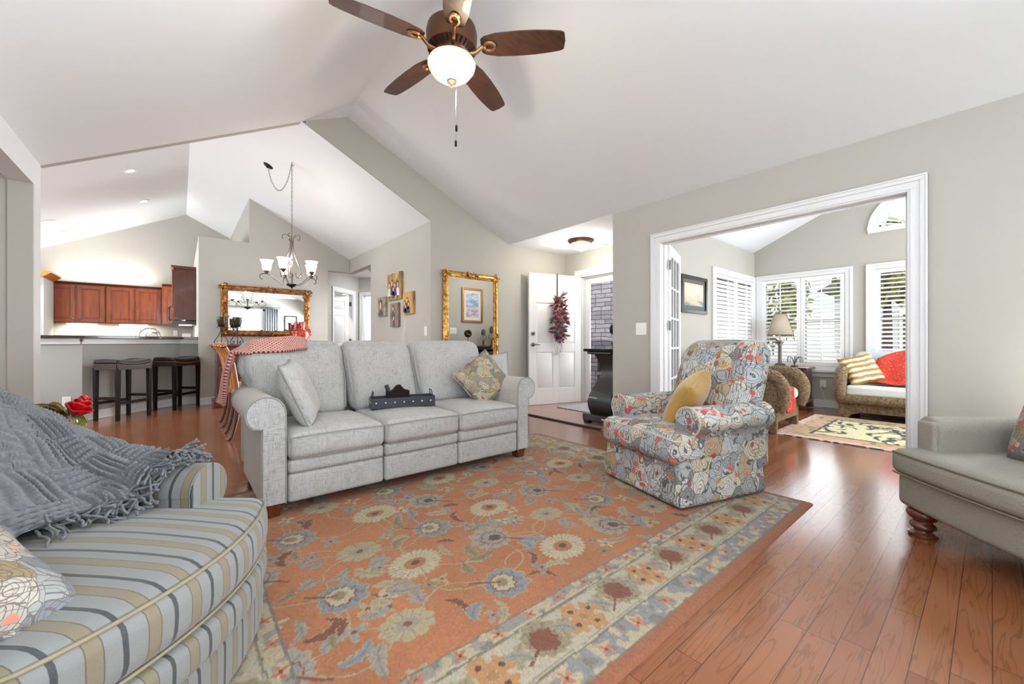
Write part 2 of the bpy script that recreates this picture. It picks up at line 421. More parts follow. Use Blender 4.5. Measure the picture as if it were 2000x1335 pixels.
# ------------------------------------------------------------------ floor, walls, ceilings
def plank_floor():
    m = NT('hardwood_planks', .24, 0, .25); m.b.inputs['Coat Roughness'].default_value = .12
    x = m.xyz(); py = m.math('MULTIPLY', m.math('ADD', x[1], 20.0157), 1 / .0807)
    row = m.math('FLOOR', py); fy = m.math('FRACT', py)
    wn = m.n('TexWhiteNoise', noise_dimensions='1D'); m.set(wn.inputs['W'], row); rr = wn.outputs[0]
    ln = m.math('ADD', .75, m.math('MULTIPLY', rr, .5))
    px = m.math('DIVIDE', m.math('ADD', m.math('ADD', x[0], 30), m.math('MULTIPLY', rr, 7.3)), ln)
    cellx = m.math('FLOOR', px); fx = m.math('FRACT', px)
    cv = m.n('CombineXYZ'); m.set(cv.inputs[0], cellx); m.set(cv.inputs[1], row)
    w2 = m.n('TexWhiteNoise', noise_dimensions='2D'); m.set(w2.inputs['Vector'], cv.outputs[0]); pr = w2.outputs[0]
    # cathedral grain: contour lines of a stretched noise, offset per plank
    gv = m.n('CombineXYZ'); m.set(gv.inputs[0], m.math('MULTIPLY', x[0], 1.7)); m.set(gv.inputs[1], m.math('MULTIPLY', x[1], 17)); m.set(gv.inputs[2], m.math('MULTIPLY', pr, 40))
    nz = m.noise(gv.outputs[0], 1, 2, .45, 1.2)
    ring = m.math('SINE', m.math('MULTIPLY', nz, 40))
    fine = m.noise(m.map((12, 260, 1)), 1, 3, .6)
    c1 = m.ramp(pr, [(0, srgb(126, 76, 48)), (.35, srgb(136, 85, 54)), (.7, srgb(146, 93, 61)), (1, srgb(131, 79, 50))])
    gl = m.ramp(ring, [(.0, G1), (.72, G1), (.93, WH)])
    c2 = m.mix(m.math('MULTIPLY', gl, .34), c1, srgb(78, 46, 30))
    c2 = m.mix(m.math('MULTIPLY', fine, .22), c2, srgb(88, 54, 38))
    sep = m.math('MAXIMUM', m.math('LESS_THAN', m.math('PINGPONG', fy, .5), .014), m.math('LESS_THAN', m.math('MULTIPLY', m.math('PINGPONG', fx, .5), ln), .0012))
    c3 = m.mix(m.math('MULTIPLY', sep, .85), c2, srgb(48, 26, 18))
    m.col(c3)
    h = m.math('ADD', m.math('MULTIPLY', m.math('SUBTRACT', 1, sep), .9), m.math('MULTIPLY', nz, .06))
    m.bump(h, .16, .0015)
    m.set(m.b.inputs['Roughness'], m.math('ADD', .17, m.math('MULTIPLY', fine, .06)))
    return m.m
M['floor'] = plank_floor()
def entry_floor():
    m = NT('entry_laminate', .3); f = m.noise(m.map((3, 30, 1), (0, 0, PI / 2)), 1, 4, .6, .4)
    m.col(m.ramp(f, [(.3, srgb(150, 118, 106)), (.7, srgb(178, 144, 130))])); return m.m
struct('floor', MB().box(-5, 7.6, -1.6, 11.4, -.1, 0), M['floor'])
struct('floor_entry', MB().box(3.6, 5.16, 2.70, 4.64, -.05, .008), entry_floor())
props(obj('threshold_strip', MB().prism([(3.565, .008), (3.58, .016), (3.61, .016), (3.625, .008)], 2.78, 4.63, 'xz'), M['esp']), None, None, None, 'structure').name = 'trim_threshold'

RX, RZ = 1.4228, 3.5372
# right-hand wall with the wide cased opening
w = MB(); w.box(3.80, 3.93, -1.4, .339, 0, 2.44).box(3.80, 3.93, 2.206, 2.767, 0, 2.44).box(3.80, 3.93, .339, 2.206, 2.025, 2.44)
struct('wall_right', w, M['wall'])
w = MB(); w.box(3.93, 5.16, 2.665, 2.767, 0, 2.44); struct('wall_entry_side', w, M['wall'])
# entry end wall with the front doorway
w = MB(); w.box(5.03, 5.16, 2.767, 3.36, 0, 2.44).box(5.03, 5.16, 4.33, 4.70, 0, 2.44).box(5.03, 5.16, 3.36, 4.33, 2.06, 2.44)
struct('wall_entry', w, M['wall'])
struct('wall_front', MB().prism([(2.49, 0), (5.03, 0), (5.03, 2.46), (3.808, 2.44), (1.445, 3.515), (1.03, 3.325), (1.03, 3.284), (2.49, 2.554)], 4.64, 4.76), M['wall'])
# wall between living room and dining vault, seen only from the dining side
struct('wall_gable', MB().prism([(-3.7, 2.1), (-.82, 2.34), (1.03, 3.335), (1.4228, 3.56), (.1, 3.8), (-3.7, 2.1)][:5], 4.66, 4.74), M['wall'])
# picture wall and hall opening
w = MB(); w.box(2.49, 2.61, 4.76, 6.75, 0, 2.58).box(2.49, 2.61, 6.75, 7.97, 2.30, 2.58); struct('wall_gallery', w, M['wall'])
w = MB(); w.prism([(.217, 0), (2.10, 0), (2.10, 2.30), (2.485, 2.30), (2.485, 2.553), (.878, 3.356), (.878, 2.62), (.217, 2.62)], 7.85, 7.97); struct('wall_dining', w, M['wall'])
struct('wall_upper_niche', MB().prism([(7.97, 2.60), (11.2, 2.60), (11.2, 3.40), (7.97, 3.40)], .878, 1.0, 'yz'), M['wall'])
struct('trim_plant_shelf', MB().box(.217, .90, 7.97, 11.2, 2.52, 2.62), M['wall'])
struct('wall_kitchen_right', MB().box(.217, .34, 7.97, 11.2, 0, 2.52), M['wall'])
struct('wall_kitchen_back', MB().prism([(-4, 0), (1.0, 0), (1.0, 3.4), (.1, 3.80), (-4, 1.75)], 11.2, 11.32), M['wall'])
w = MB(); w.box(-3.75, -3.63, 4.64, 11.2, 0, 2.2); struct('wall_kitchen_left', w, M['wall'])
# left wall with the drywall opening, hall behind it
w = MB(); w.prism([(4.47, 0), (4.64, 0), (4.64, 2.40), (-1.4, 2.40), (-1.4, 0), (-.2, 0), (-.2, 2.13), (4.47, 2.13)], -.94, -.82, 'yz'); struct('wall_left', w, M['trim'])
struct('wall_left_return', MB().box(-.942, -.824, 4.455, 4.47, 0, 2.13), M['wall'])
struct('wall_hall', MB().box(-3.7, -.94, 4.47, 4.64, 0, 2.40), M['wall'])
struct('wall_hall_end', MB().box(-3.6, -3.48, -.4, 4.47, 0, 2.40), M['wall'])
struct('ceiling_hall', MB().box(-3.6, -.94, -.4, 4.47, 2.40, 2.46), M['ceil'])
# back wall behind the camera with its window
w = MB(); w.box(-.94, .9, -1.4, -1.28, 0, 2.9).box(2.3, 3.93, -1.4, -1.28, 0, 2.6).box(.9, 2.3, -1.4, -1.28, 0, .75).box(.9, 2.3, -1.4, -1.28, 2.1, 3.5); struct('wall_back', w, M['wall'])
# living room ceiling: two slopes with a ridge; end facets tilted to imitate a shaded wedge
w = MB(); w.add([(3.80, -1.4, 2.44), (3.808, 4.64, 2.44), (1.44, 4.375, 3.547), (1.44, -1.4, 3.547), (1.03, 4.64, 3.325), (-.94, 4.64, 2.261), (-.94, -1.4, 2.261), (1.445, 4.64, 3.512)], [(0, 1, 2, 3), (3, 2, 4, 5, 6), (2, 1, 7), (2, 7, 4)])
obj('ceiling', w, M['ceil'], kind='structure', sharp=5)
struct('ceiling_entry', MB().box(3.80, 5.16, 2.70, 4.70, 2.44, 2.5), M['ceil'])
w = MB(); w.add([(2.55, 4.644, 2.52), (2.55, 7.97, 2.52), (.1, 11.3, 3.745), (.1, 4.644, 3.745), (-3.75, 4.644, 1.82), (-3.75, 11.3, 1.82), (1.0, 11.3, 3.295), (1.0, 7.97, 3.295)], [(0, 1, 7, 6, 2, 3), (3, 2, 5, 4)])
obj('ceiling_dining', w, M['ceil'], kind='structure', sharp=5)
# diagonal hall beyond the dining room
def wall_seg(p, q, z0, z1, t=.1):
    p = Vector(p); q = Vector(q); d = (q - p).normalized(); n = Vector((-d.y, d.x)) * t
    return [(p.x, p.y), (q.x, q.y), (q.x + n.x, q.y + n.y), (p.x + n.x, p.y + n.y)]
A = Vector((1.55, 7.74)); B = Vector((3.12, 9.22)); dAB = (B - A).normalized(); nAB = Vector((-dAB.y, dAB.x))
def along(t): return A + dAB * t
L0 = (B - A).length
HD0, HD1 = 1.16, 1.93
w = MB()
for a, b, z0, z1 in ((.42, HD0, 0, 2.44), (HD1, L0, 0, 2.44), (HD0, HD1, 2.04, 2.44)):
    w.prism(wall_seg(along(a), along(b), z0, z1), z0, z1, 'xy')
struct('wall_back_hall', w, M['wall'])
C0 = B; dC = Vector((dAB.y, -dAB.x))
w = MB(); w.prism(wall_seg(C0, C0 + dC * .10, 0, 2.44), 0, 2.44, 'xy'); w.prism(wall_seg(C0 + dC * .88, C0 + dC * 1.8, 0, 2.44), 0, 2.44, 'xy'); w.prism(wall_seg(C0 + dC * .10, C0 + dC * .88, 0, 2.44), 2.04, 2.44, 'xy')
struct('wall_back_hall_end', w, M['wall'])
struct('ceiling_back_hall', MB().prism([(1.9, 7.97), (2.61, 7.97), (2.61, 6.7), (4.6, 6.7), (4.6, 9.9), (2.8, 9.9), (1.9, 8.3)], 2.44, 2.5, 'xy'), M['ceil'])
struct('wall_bedroom', MB().prism(wall_seg((2.0, 10.2), (3.4, 11.3), 0, 2.44), 0, 2.44, 'xy'), M['wall'])
struct('wall_gallery_hall', MB().box(4.4, 4.5, 6.6, 9.0, 0, 2.44), M['wall'])
# baseboards
def base(name, segs, h=.115, t=.014):
    w = MB()
    for p, q in segs: w.prism(wall_seg(p, q, 0, h, t), 0, h, 'xy'); w.prism(wall_seg(p, q, 0, h, t + .008), 0, .02, 'xy')
    struct(name, w, M['trim'], bevel=.003)
base('baseboard_right', [((3.80, -1.28), (3.80, .25)), ((3.80, 2.30), (3.80, 2.767))])
base('baseboard_front', [((5.03, 4.64), (2.49, 4.64))])
base('baseboard_gallery', [((2.49, 4.64), (2.49, 6.75))])
base('baseboard_dining', [((2.10, 7.85), (.217, 7.85))])
base('baseboard_bar', [((.217, 8.117), (-.013, 8.117)), ((-.013, 8.117), (-.945, 7.172)), ((-.945, 7.172), (-3.6, 7.172))])
base('baseboard_sunroom', [((7.43, -1.28), (7.43, 2.55)), ((7.42, 2.55), (3.95, 2.55))])
# bar half wall and its cap
w = MB(); w.box(-3.63, -.93, 7.172, 7.30, 0, 1.02); w.prism(wall_seg((-.945, 7.172), (-.013, 8.117), 0, 1.02, .13), 0, 1.02, 'xy'); w.box(-.03, .217, 8.117, 8.24, 0, 1.02)
struct('wall_bar', w, M['kwall'])
w = MB()
for p, q in (((-3.6, 7.172), (-.945, 7.172)), ((-.945, 7.172), (-.013, 8.117)), ((-.013, 8.117), (.217, 8.117))):
    d = (Vector(q) - Vector(p)).normalized(); n = Vector((d.y, -d.x))
    for (e, z0, z1) in ((.03, .955, 1.02), (.05, .99, 1.02)):
        a = Vector(p); b = Vector(q) ; w.prism([(a.x, a.y), (b.x, b.y), (b.x + n.x * e, b.y + n.y * e), (a.x + n.x * e, a.y + n.y * e)], z0, z1, 'xy')
struct('trim_bar', w, M['trim'])

# cased opening to the sunroom: profiled casing and jamb lining
def casing(name, y0, y1, zt, x, d, w_=.085):
    """flat profiled casing on the plane x, facing -d, round an opening y0..y1 up to zt"""
    o = MB()
    for k, (a, b, t) in enumerate(((0, w_, .012), (w_ * .55, w_, .022), (w_ * .85, w_, .028), (0, w_ * .2, .016))):
        o.box(x - d * t, x, y1 + a, y1 + b, 0, zt + a); o.box(x - d * t, x, y0 - b, y0 - a, 0, zt + a); o.box(x - d * t, x, y0 - b, y1 + b, zt + a, zt + b)
    return o
c = casing('c', .352, 2.192, 2.012, 3.80, 1); c.box(3.79, 3.945, 2.179, 2.206, 0, 2.0).box(3.79, 3.945, .339, .366, 0, 2.0).box(3.79, 3.945, .339, 2.206, 2.0, 2.025)
c.box(3.86, 3.875, 2.165, 2.179, 0, 1.986).box(3.86, 3.875, .366, .381, 0, 1.986).box(3.86, 3.875, .366, 2.179, 1.986, 1.999)
struct('trim_sunroom_opening', c, M['trim'], bevel=.002)
h = MB()
for z in (.25, 1.14, 1.78): h.box(3.89, 3.945, .380, .3835, z - .05, z + .05)
obj('hinge_plate', h, M['nickel'], bpy.data.objects['trim_sunroom_opening'])

# sunroom shell
def sun_z(y): return 2.44 + .46 * (2.65 - y) if y > .6 else 2.44 + .46 * 2.05 - .46 * (.6 - y)
SY = (2.65, .6, -1.4)
w = MB(); w.add([(3.86, 2.65, 2.44), (7.5, 2.65, 2.44), (7.5, .6, sun_z(.6)), (3.86, .6, sun_z(.6)), (7.5, -1.4, sun_z(-1.4)), (3.86, -1.4, sun_z(-1.4))], [(0, 1, 2, 3), (3, 2, 4, 5)])
obj('ceiling_sunroom', w, M['ceil'], kind='structure', sharp=5)
struct('wall_sunroom_near', MB().prism([(2.65, 2.44), (-1.4, 2.44), (.6, 3.4)], 3.87, 3.93, 'yz'), M['wall'])
struct('wall_sunroom_right', MB().box(3.93, 7.5, -1.4, -1.28, 0, 2.5), M['wall'])
# window wall x = 7.43 with openings (y0, y1, z0, z1)
def wall_holes(name, plane, c0, c1, u0, u1, top, holes):
    o = MB(); us = sorted({u0, u1} | {h[0] for h in holes} | {h[1] for h in holes})
    for a, b in zip(us, us[1:]):
        zs = [(0, None)]
        hs = sorted([h for h in holes if h[0] <= a + 1e-6 and h[1] >= b - 1e-6], key=lambda h: h[2]); z = 0
        for hh in hs + [None]:
            if hh is None: lo, hi = z, (top(a), top(b))
            else: lo, hi = z, (hh[2], hh[2])
            o.prism([(a, lo), (b, lo), (b, hi[1]), (a, hi[0])], c0, c1, plane)
            if hh: z = hh[3]
    return o
TW = (1.36, 2.43, .62, 1.985); W3 = (.10, 1.03, .62, 1.985)
o = wall_holes('w', 'yz', 7.43, 7.56, -1.4, .10, sun_z, []); 
o2 = wall_holes('w', 'yz', 7.43, 7.56, 1.03, 2.65, sun_z, [TW]); o.add(o2.v, o2.f)
o3 = wall_holes('w', 'yz', 7.43, 7.56, .10, 1.03, lambda y: 2.53, [W3]); o.add(o3.v, o3.f)
YC, ZC, AR = .595, 2.53, .435
N = 24
for k in range(N):
    a, b = PI * k / N, PI * (k + 1) / N
    pa = (YC + AR * math.cos(a), ZC + AR * math.sin(a)); pb = (YC + AR * math.cos(b), ZC + AR * math.sin(b))
    o.prism([pa, pb, (pb[0], sun_z(pb[0])), (pa[0], sun_z(pa[0]))], 7.43, 7.56, 'yz')
o.box(7.43, 7.56, .10, .16, 2.53, 3.05).box(7.43, 7.56, 1.029, 1.031, 2.53, 3.1)
struct('wall_sunroom_front', o, M['wall'])
SW = (5.90, 7.33, .70, 1.97)
o = wall_holes('w', 'xz', 2.55, 2.66, 3.93, 7.43, lambda x: 2.46, [SW]); struct('wall_sunroom_side', o, M['wall'])

def frame_rect(o, f, u0, u1, z0, z1, w_, t0, t1):
    """rectangular frame whose pieces are boxes mapped by f(u0,u1,t0,t1,z0,z1)"""
    f(o, u0 + w_, u1 - w_, t0, t1, z1 - w_, z1); f(o, u0 + w_, u1 - w_, t0, t1, z0, z0 + w_); f(o, u0, u0 + w_, t0, t1, z0, z1); f(o, u1 - w_, u1, t0, t1, z0, z1)
M['sash'] = flat('tan_sash', (176, 160, 142), .5)
M['louver'] = flat('white_shutter_louver', (242, 242, 243), .4, var=.01)
def shutter_window(n, plane, base_c, hole, panels, outer, sill=True, tilt=28, sgn=1):
    """plane 'yz': window in the wall x=base_c seen from smaller x; plane 'xz': wall y=base_c seen from smaller y"""
    if plane == 'yz': f = lambda o, u0, u1, t0, t1, z0, z1: o.box(base_c + t0, base_c + t1, u0, u1, z0, z1)
    else: f = lambda o, u0, u1, t0, t1, z0, z1: o.box(u0, u1, base_c + t0, base_c + t1, z0, z1)
    u0, u1, z0, z1 = hole; c = MB()
    a0, a1, b0, b1 = outer
    f(c, a0 + .02, u0, -.022, 0, b0, b1 - .02); f(c, u1, a1 - .02, -.022, 0, b0, b1 - .02); f(c, u0, u1, -.022, 0, z1, b1 - .02); f(c, u0, u1, -.022, 0, b0, z0)
    f(c, a0 - .012, a0 + .02, -.03, 0, b0, b1 - .02); f(c, a1 - .02, a1 + .012, -.03, 0, b0, b1 - .02); f(c, a0 - .012, a1 + .012, -.03, 0, b1 - .02, b1 + .012)
    if sill: f(c, a0 - .03, a1 + .03, -.07, 0, b0 - .03, b0); f(c, a0, a1, -.02, 0, b0 - .105, b0 - .03)
    root = struct('window_%d' % n, c, M['trim'], bevel=.002)
    sh = MB()
    for k, (p0, p1) in enumerate(panels):
        frame_rect(sh, f, p0 - .045, p1 + .045, z0 + .004, z1 - .004, .05, -.016, .014)
    obj('shutter_frame', sh, M['louver'], root, bevel=.002)
    for p0, p1 in panels:
        lo = MB(); zz = z0 + .075; pitch = .0605; ca, sa = math.cos(math.radians(tilt)) * .031, math.sin(math.radians(tilt)) * .031
        while zz < z1 - .06:
            cs = []
            for q in range(8):
                t = 2 * PI * q / 8; e, th = math.cos(t), math.sin(t) * .0045
                cs.append((e * ca * sgn - th * sa / .031 * sgn, e * sa + th * ca / .031))
            if plane == 'yz': poly = [(base_c + .0 + a, zz + b) for a, b in cs]; lo.prism(poly, p0, p1, 'xz')
            else: poly = [(base_c + .0 + a, zz + b) for a, b in cs]; lo.prism(poly, p0, p1, 'yz')
            zz += pitch
        obj('louvers', lo, M['louver'], root, sharp=60)
        rod = MB(); mu = (p0 + p1) / 2; f(rod, mu - .006, mu + .006, -.045, -.033, z0 + .08, z1 - .08)
        obj('tilt_rod', rod, M['louver'], root)
    sa_ = MB(); frame_rect(sa_, f, u0, u1, z0, z1, .035, .075, .115)
    for p0, p1 in panels[:-1]: f(sa_, p1 - .0, p1 + .10, .07, .12, z0, z1)
    obj('sash', sa_, M['trim'], root)
    mr = MB(); zm = (z0 + z1) / 2; f(mr, u0, u1, .07, .12, zm - .022, zm + .022); obj('meeting_rail', mr, M['sash'], root)
    g = MB(); f(g, u0, u1, .095, .099, z0, z1); obj('pane', g, M['glass'], root)
    return root
shutter_window(1, 'yz', 7.43, TW, [(1.41, 1.85), (1.945, 2.385)], (1.284, 2.502, .56, 2.055))
shutter_window(2, 'yz', 7.43, W3, [(.145, .985)], (.03, 1.117, .56, 2.055))
shutter_window(3, 'xz', 2.55, SW, [(5.945, 6.60), (6.69, 7.285)], (5.821, 7.405, .63, 2.045), tilt=66, sgn=1)
# half-round sunburst window
r = MB(); n = 32
for k in range(n):
    a, b = PI * k / n, PI * (k + 1) / n
    for (r0, r1, t) in ((AR - .03, AR + .075, .022), (AR + .06, AR + .085, .03)):
        P = lambda rr, q: (YC + rr * math.cos(q), ZC + rr * math.sin(q))
        r.prism([P(r0, a), P(r1, a), P(r1, b), P(r0, b)], 7.43 - t, 7.455, 'yz')
r.box(7.405, 7.455, YC - AR - .08, YC + AR + .08, ZC - .035, ZC + .035)
win = struct('window_4', r, M['trim'])
lv = MB()
for k in range(1, 20):
    a = PI * k / 20; d = .011
    c_, s_ = math.cos(a), math.sin(a)
    R1 = AR - .02
    lv.add([(7.425, YC + .06 * c_, ZC + .06 * s_), (7.425, YC + R1 * c_, ZC + R1 * s_), (7.455, YC + R1 * math.cos(a + .10), ZC + R1 * math.sin(a + .10)), (7.455, YC + .06 * math.cos(a + .1), ZC + .06 * math.sin(a + .1)),
            (7.429, YC + .06 * c_, ZC + .06 * s_), (7.429, YC + R1 * c_, ZC + R1 * s_), (7.459, YC + R1 * math.cos(a + .10), ZC + R1 * math.sin(a + .10)), (7.459, YC + .06 * math.cos(a + .1), ZC + .06 * math.sin(a + .1))],
           [(0, 1, 2, 3), (7, 6, 5, 4), (0, 4, 5, 1), (1, 5, 6, 2), (2, 6, 7, 3), (3, 7, 4, 0)])
obj('sunburst_louvers', lv, M['louver'], win)
hb = MB(); hb.prism([(YC + .075 * math.cos(PI * k / 12), ZC + .03 + .075 * math.sin(PI * k / 12)) for k in range(13)], 7.42, 7.46, 'yz'); obj('sunburst_hub', hb, M['trim'], win)
g = MB(); g.prism([(YC + AR * math.cos(PI * k / 24), ZC + AR * math.sin(PI * k / 24)) for k in range(25)], 7.52, 7.524, 'yz'); obj('pane', g, M['glass'], win)
# back window behind the camera, its blind and curtains (seen in the dining mirror)
b = MB(); b.box(.84, .9, -1.28, -1.25, .7, 2.16).box(2.3, 2.36, -1.28, -1.25, .7, 2.16).box(.84, 2.36, -1.28, -1.25, 2.1, 2.16).box(.82, 2.38, -1.28, -1.22, .70, .75)
win = struct('window_5', b, M['trim'])
sl = MB()
for k in range(26): sl.add([(.91, -1.30, .78 + .05 * k), (2.29, -1.30, .78 + .05 * k), (2.29, -1.27, .80 + .05 * k), (.91, -1.27, .80 + .05 * k)], [(0, 1, 2, 3)])
obj('blind_slats', sl, M['louver'], win, solid=.003)
g = MB(); g.box(.9, 2.3, -1.37, -1.366, .75, 2.1); obj('pane', g, M['glass'], win)
# ------------------------------------------------------------------ area rug with painted-in pile colours
def rug_mesh(name, x0, x1, y0, y1, z, step, paint, thick=.012):
    nx = int(round((x1 - x0) / step)); ny = int(round((y1 - y0) / step))
    X = np.linspace(x0, x1, nx + 1); Y = np.linspace(y0, y1, ny + 1)
    gx, gy = np.meshgrid(X, Y, indexing='ij')
    rng = np.random.default_rng(3)
    col, hgt = paint(gx, gy)
    edge = np.minimum.reduce([gx - x0, x1 - gx, gy - y0, y1 - gy])
    zz = z + thick * np.clip(edge / .012, 0, 1) ** .5 + hgt
    v = np.stack([gx, gy, zz], -1).reshape(-1, 3)
    i = np.arange(nx)[:, None] * (ny + 1) + np.arange(ny)[None, :]
    f = np.stack([i, i + ny + 1, i + ny + 2, i + 1], -1).reshape(-1, 4)
    me = bpy.data.meshes.new(name)
    me.vertices.add(len(v)); me.vertices.foreach_set('co', v.astype(np.float32).ravel())
    me.loops.add(f.size); me.loops.foreach_set('vertex_index', f.astype(np.int32).ravel())
    me.polygons.add(len(f)); me.polygons.foreach_set('loop_start', np.arange(0, f.size, 4, dtype=np.int32))
    me.update(calc_edges=True)
    ca = me.color_attributes.new('pile', 'FLOAT_COLOR', 'POINT')
    rgba = np.ones((len(v), 4), np.float32); rgba[:, :3] = col.reshape(-1, 3); ca.data.foreach_set('color', rgba.ravel())
    me.shade_smooth(); o = bpy.data.objects.new(name, me); COL.objects.link(o); return o
def lin(*c): return np.array(srgb(*c)[:3])
def vnoise(gx, gy, s, seed):
    r = np.random.default_rng(seed); T = r.random((256, 256))
    x = gx * s + 100; y = gy * s + 100; i = np.floor(x).astype(int); j = np.floor(y).astype(int); u = x - i; v = y - j
    u = u * u * (3 - 2 * u); v = v * v * (3 - 2 * v); q = lambda a, b: T[a % 256, b % 256]
    return q(i, j) * (1 - u) * (1 - v) + q(i + 1, j) * u * (1 - v) + q(i, j + 1) * (1 - u) * v + q(i + 1, j + 1) * u * v
RUG = (-.14, 2.93, .685, 3.105)
OR, CR, GY, BL, OL, RU, BR, SA = lin(160, 102, 64), lin(170, 156, 126), lin(136, 130, 120), lin(124, 125, 127), lin(126, 114, 84), lin(116, 66, 46), lin(74, 61, 49), lin(156, 142, 110)
class Paint:
    def __init__(s, gx, gy, base):
        s.gx, s.gy = gx, gy; s.c = np.broadcast_to(base, gx.shape + (3,)).copy(); s.h = np.zeros_like(gx)
        s.wob = (vnoise(gx, gy, 26, 5) - .5)
    def local(s, x, y, a, R):
        m = (np.abs(s.gx - x) < R) & (np.abs(s.gy - y) < R)
        ii = np.where(m.any(1))[0]; jj = np.where(m.any(0))[0]
        if not len(ii) or not len(jj): return None
        sl = (slice(ii[0], ii[-1] + 1), slice(jj[0], jj[-1] + 1))
        dx = s.gx[sl] - x; dy = s.gy[sl] - y; ca, sa = math.cos(a), math.sin(a)
        return sl, dx * ca + dy * sa + s.wob[sl] * .012, -dx * sa + dy * ca + s.wob[sl] * .012
    def put(s, sl, mask, col, k=1.0):
        sub = s.c[sl]; sub[mask] = sub[mask] * (1 - k) + col * k
    def daisy(s, x, y, R, n, petal, ring, core, rot=0., sq=.8):
        q = s.local(x, y, rot, R * 1.3)
        if not q: return
        sl, u, v = q; v = v / sq; r = np.hypot(u, v); t = np.arctan2(v, u)
        pet = R * (.80 + .20 * np.abs(np.cos(n * t / 2)) ** .6)
        s.put(sl, r < pet * 1.05, SA); s.put(sl, r < pet, petal)
        s.put(sl, (r < pet) & (r > R * .42) & (np.abs(np.cos(n * t / 2)) < .16), GY * .8)
        s.put(sl, r < R * .44, SA); s.put(sl, r < R * .40, ring); s.put(sl, r < R * .17, core)
    def palm(s, x, y, R, rot, fill, inner, rim):
        """heart-shaped palmette with a serrated rim"""
        q = s.local(x, y, rot, R * 1.4)
        if not q: return
        sl, u, v = q; t = np.arctan2(v, u); r = np.hypot(u, v)
        b = R * (.78 + .22 * np.cos(t)) * (1 + .08 * np.cos(11 * t))
        s.put(sl, r < b * 1.06, SA); s.put(sl, r < b, rim)
        s.put(sl, (r < b * .97) & (r > b * .66) & (np.cos(11 * t) < -.55), rim * .72)
        s.put(sl, r < b * .64, RU); s.put(sl, r < b * .57, fill); s.put(sl, r < b * .3, inner)
        s.put(sl, (np.abs(v) < R * .05) & (u < 0) & (u > -R * 1.1), RU)
    def leaf(s, x, y, L, Wd, rot, col, bend=.25, rim=None):
        q = s.local(x, y, rot, L * 1.1)
        if not q: return
        sl, u, v = q; t = u / L; v2 = v - bend * L * (1 - 4 * t * t) * .5
        wd = Wd * np.sqrt(np.clip(1 - 4 * t * t, 0, 1)) * (1 + .22 * np.sin(u / L * 26))
        s.put(sl, np.abs(v2) < wd * 1.2, SA if rim is None else rim); s.put(sl, np.abs(v2) < wd, col); s.put(sl, np.abs(v2) < wd * .16, col * .72)
    def star(s, x, y, R, n, col, core, rot=0.):
        q = s.local(x, y, rot, R * 1.2)
        if not q: return
        sl, u, v = q; r = np.hypot(u, v); t = np.arctan2(v, u); b = R * (.62 + .38 * np.cos(n * t))
        s.put(sl, r < b * 1.12, SA); s.put(sl, r < b, col); s.put(sl, r < R * .2, core)
    def cross(s, x, y, R, col, dot):
        q = s.local(x, y, .4, R * 1.2)
        if not q: return
        sl, u, v = q
        for a in range(4):
            ca, sa = math.cos(a * PI / 2), math.sin(a * PI / 2); uu = u * ca + v * sa; vv = -u * sa + v * ca
            s.put(sl, np.hypot(uu - R * .55, vv) < R * .40 * (1 + .2 * np.cos(5 * np.arctan2(vv, uu - R * .55))), col)
        for a in range(4):
            ca, sa = math.cos(a * PI / 2), math.sin(a * PI / 2); uu = u * ca + v * sa; vv = -u * sa + v * ca
            s.put(sl, np.hypot(uu - R * .55, vv) < R * .11, dot)
        s.put(sl, np.hypot(u, v) < R * .2, col * .8)
    def vine(s, pts, wd, col):
        P = catmull([(a, b, 0) for a, b in pts], 10)
        for a, b in zip(P, P[1:]):
            mx, my = (a[0] + b[0]) / 2, (a[1] + b[1]) / 2; L = math.hypot(b[0] - a[0], b[1] - a[1])
            q = s.local(mx, my, math.atan2(b[1] - a[1], b[0] - a[0]), L)
            if not q: continue
            sl, u, v = q; s.put(sl, (np.abs(u) < L * .6) & (np.abs(v) < wd), col)
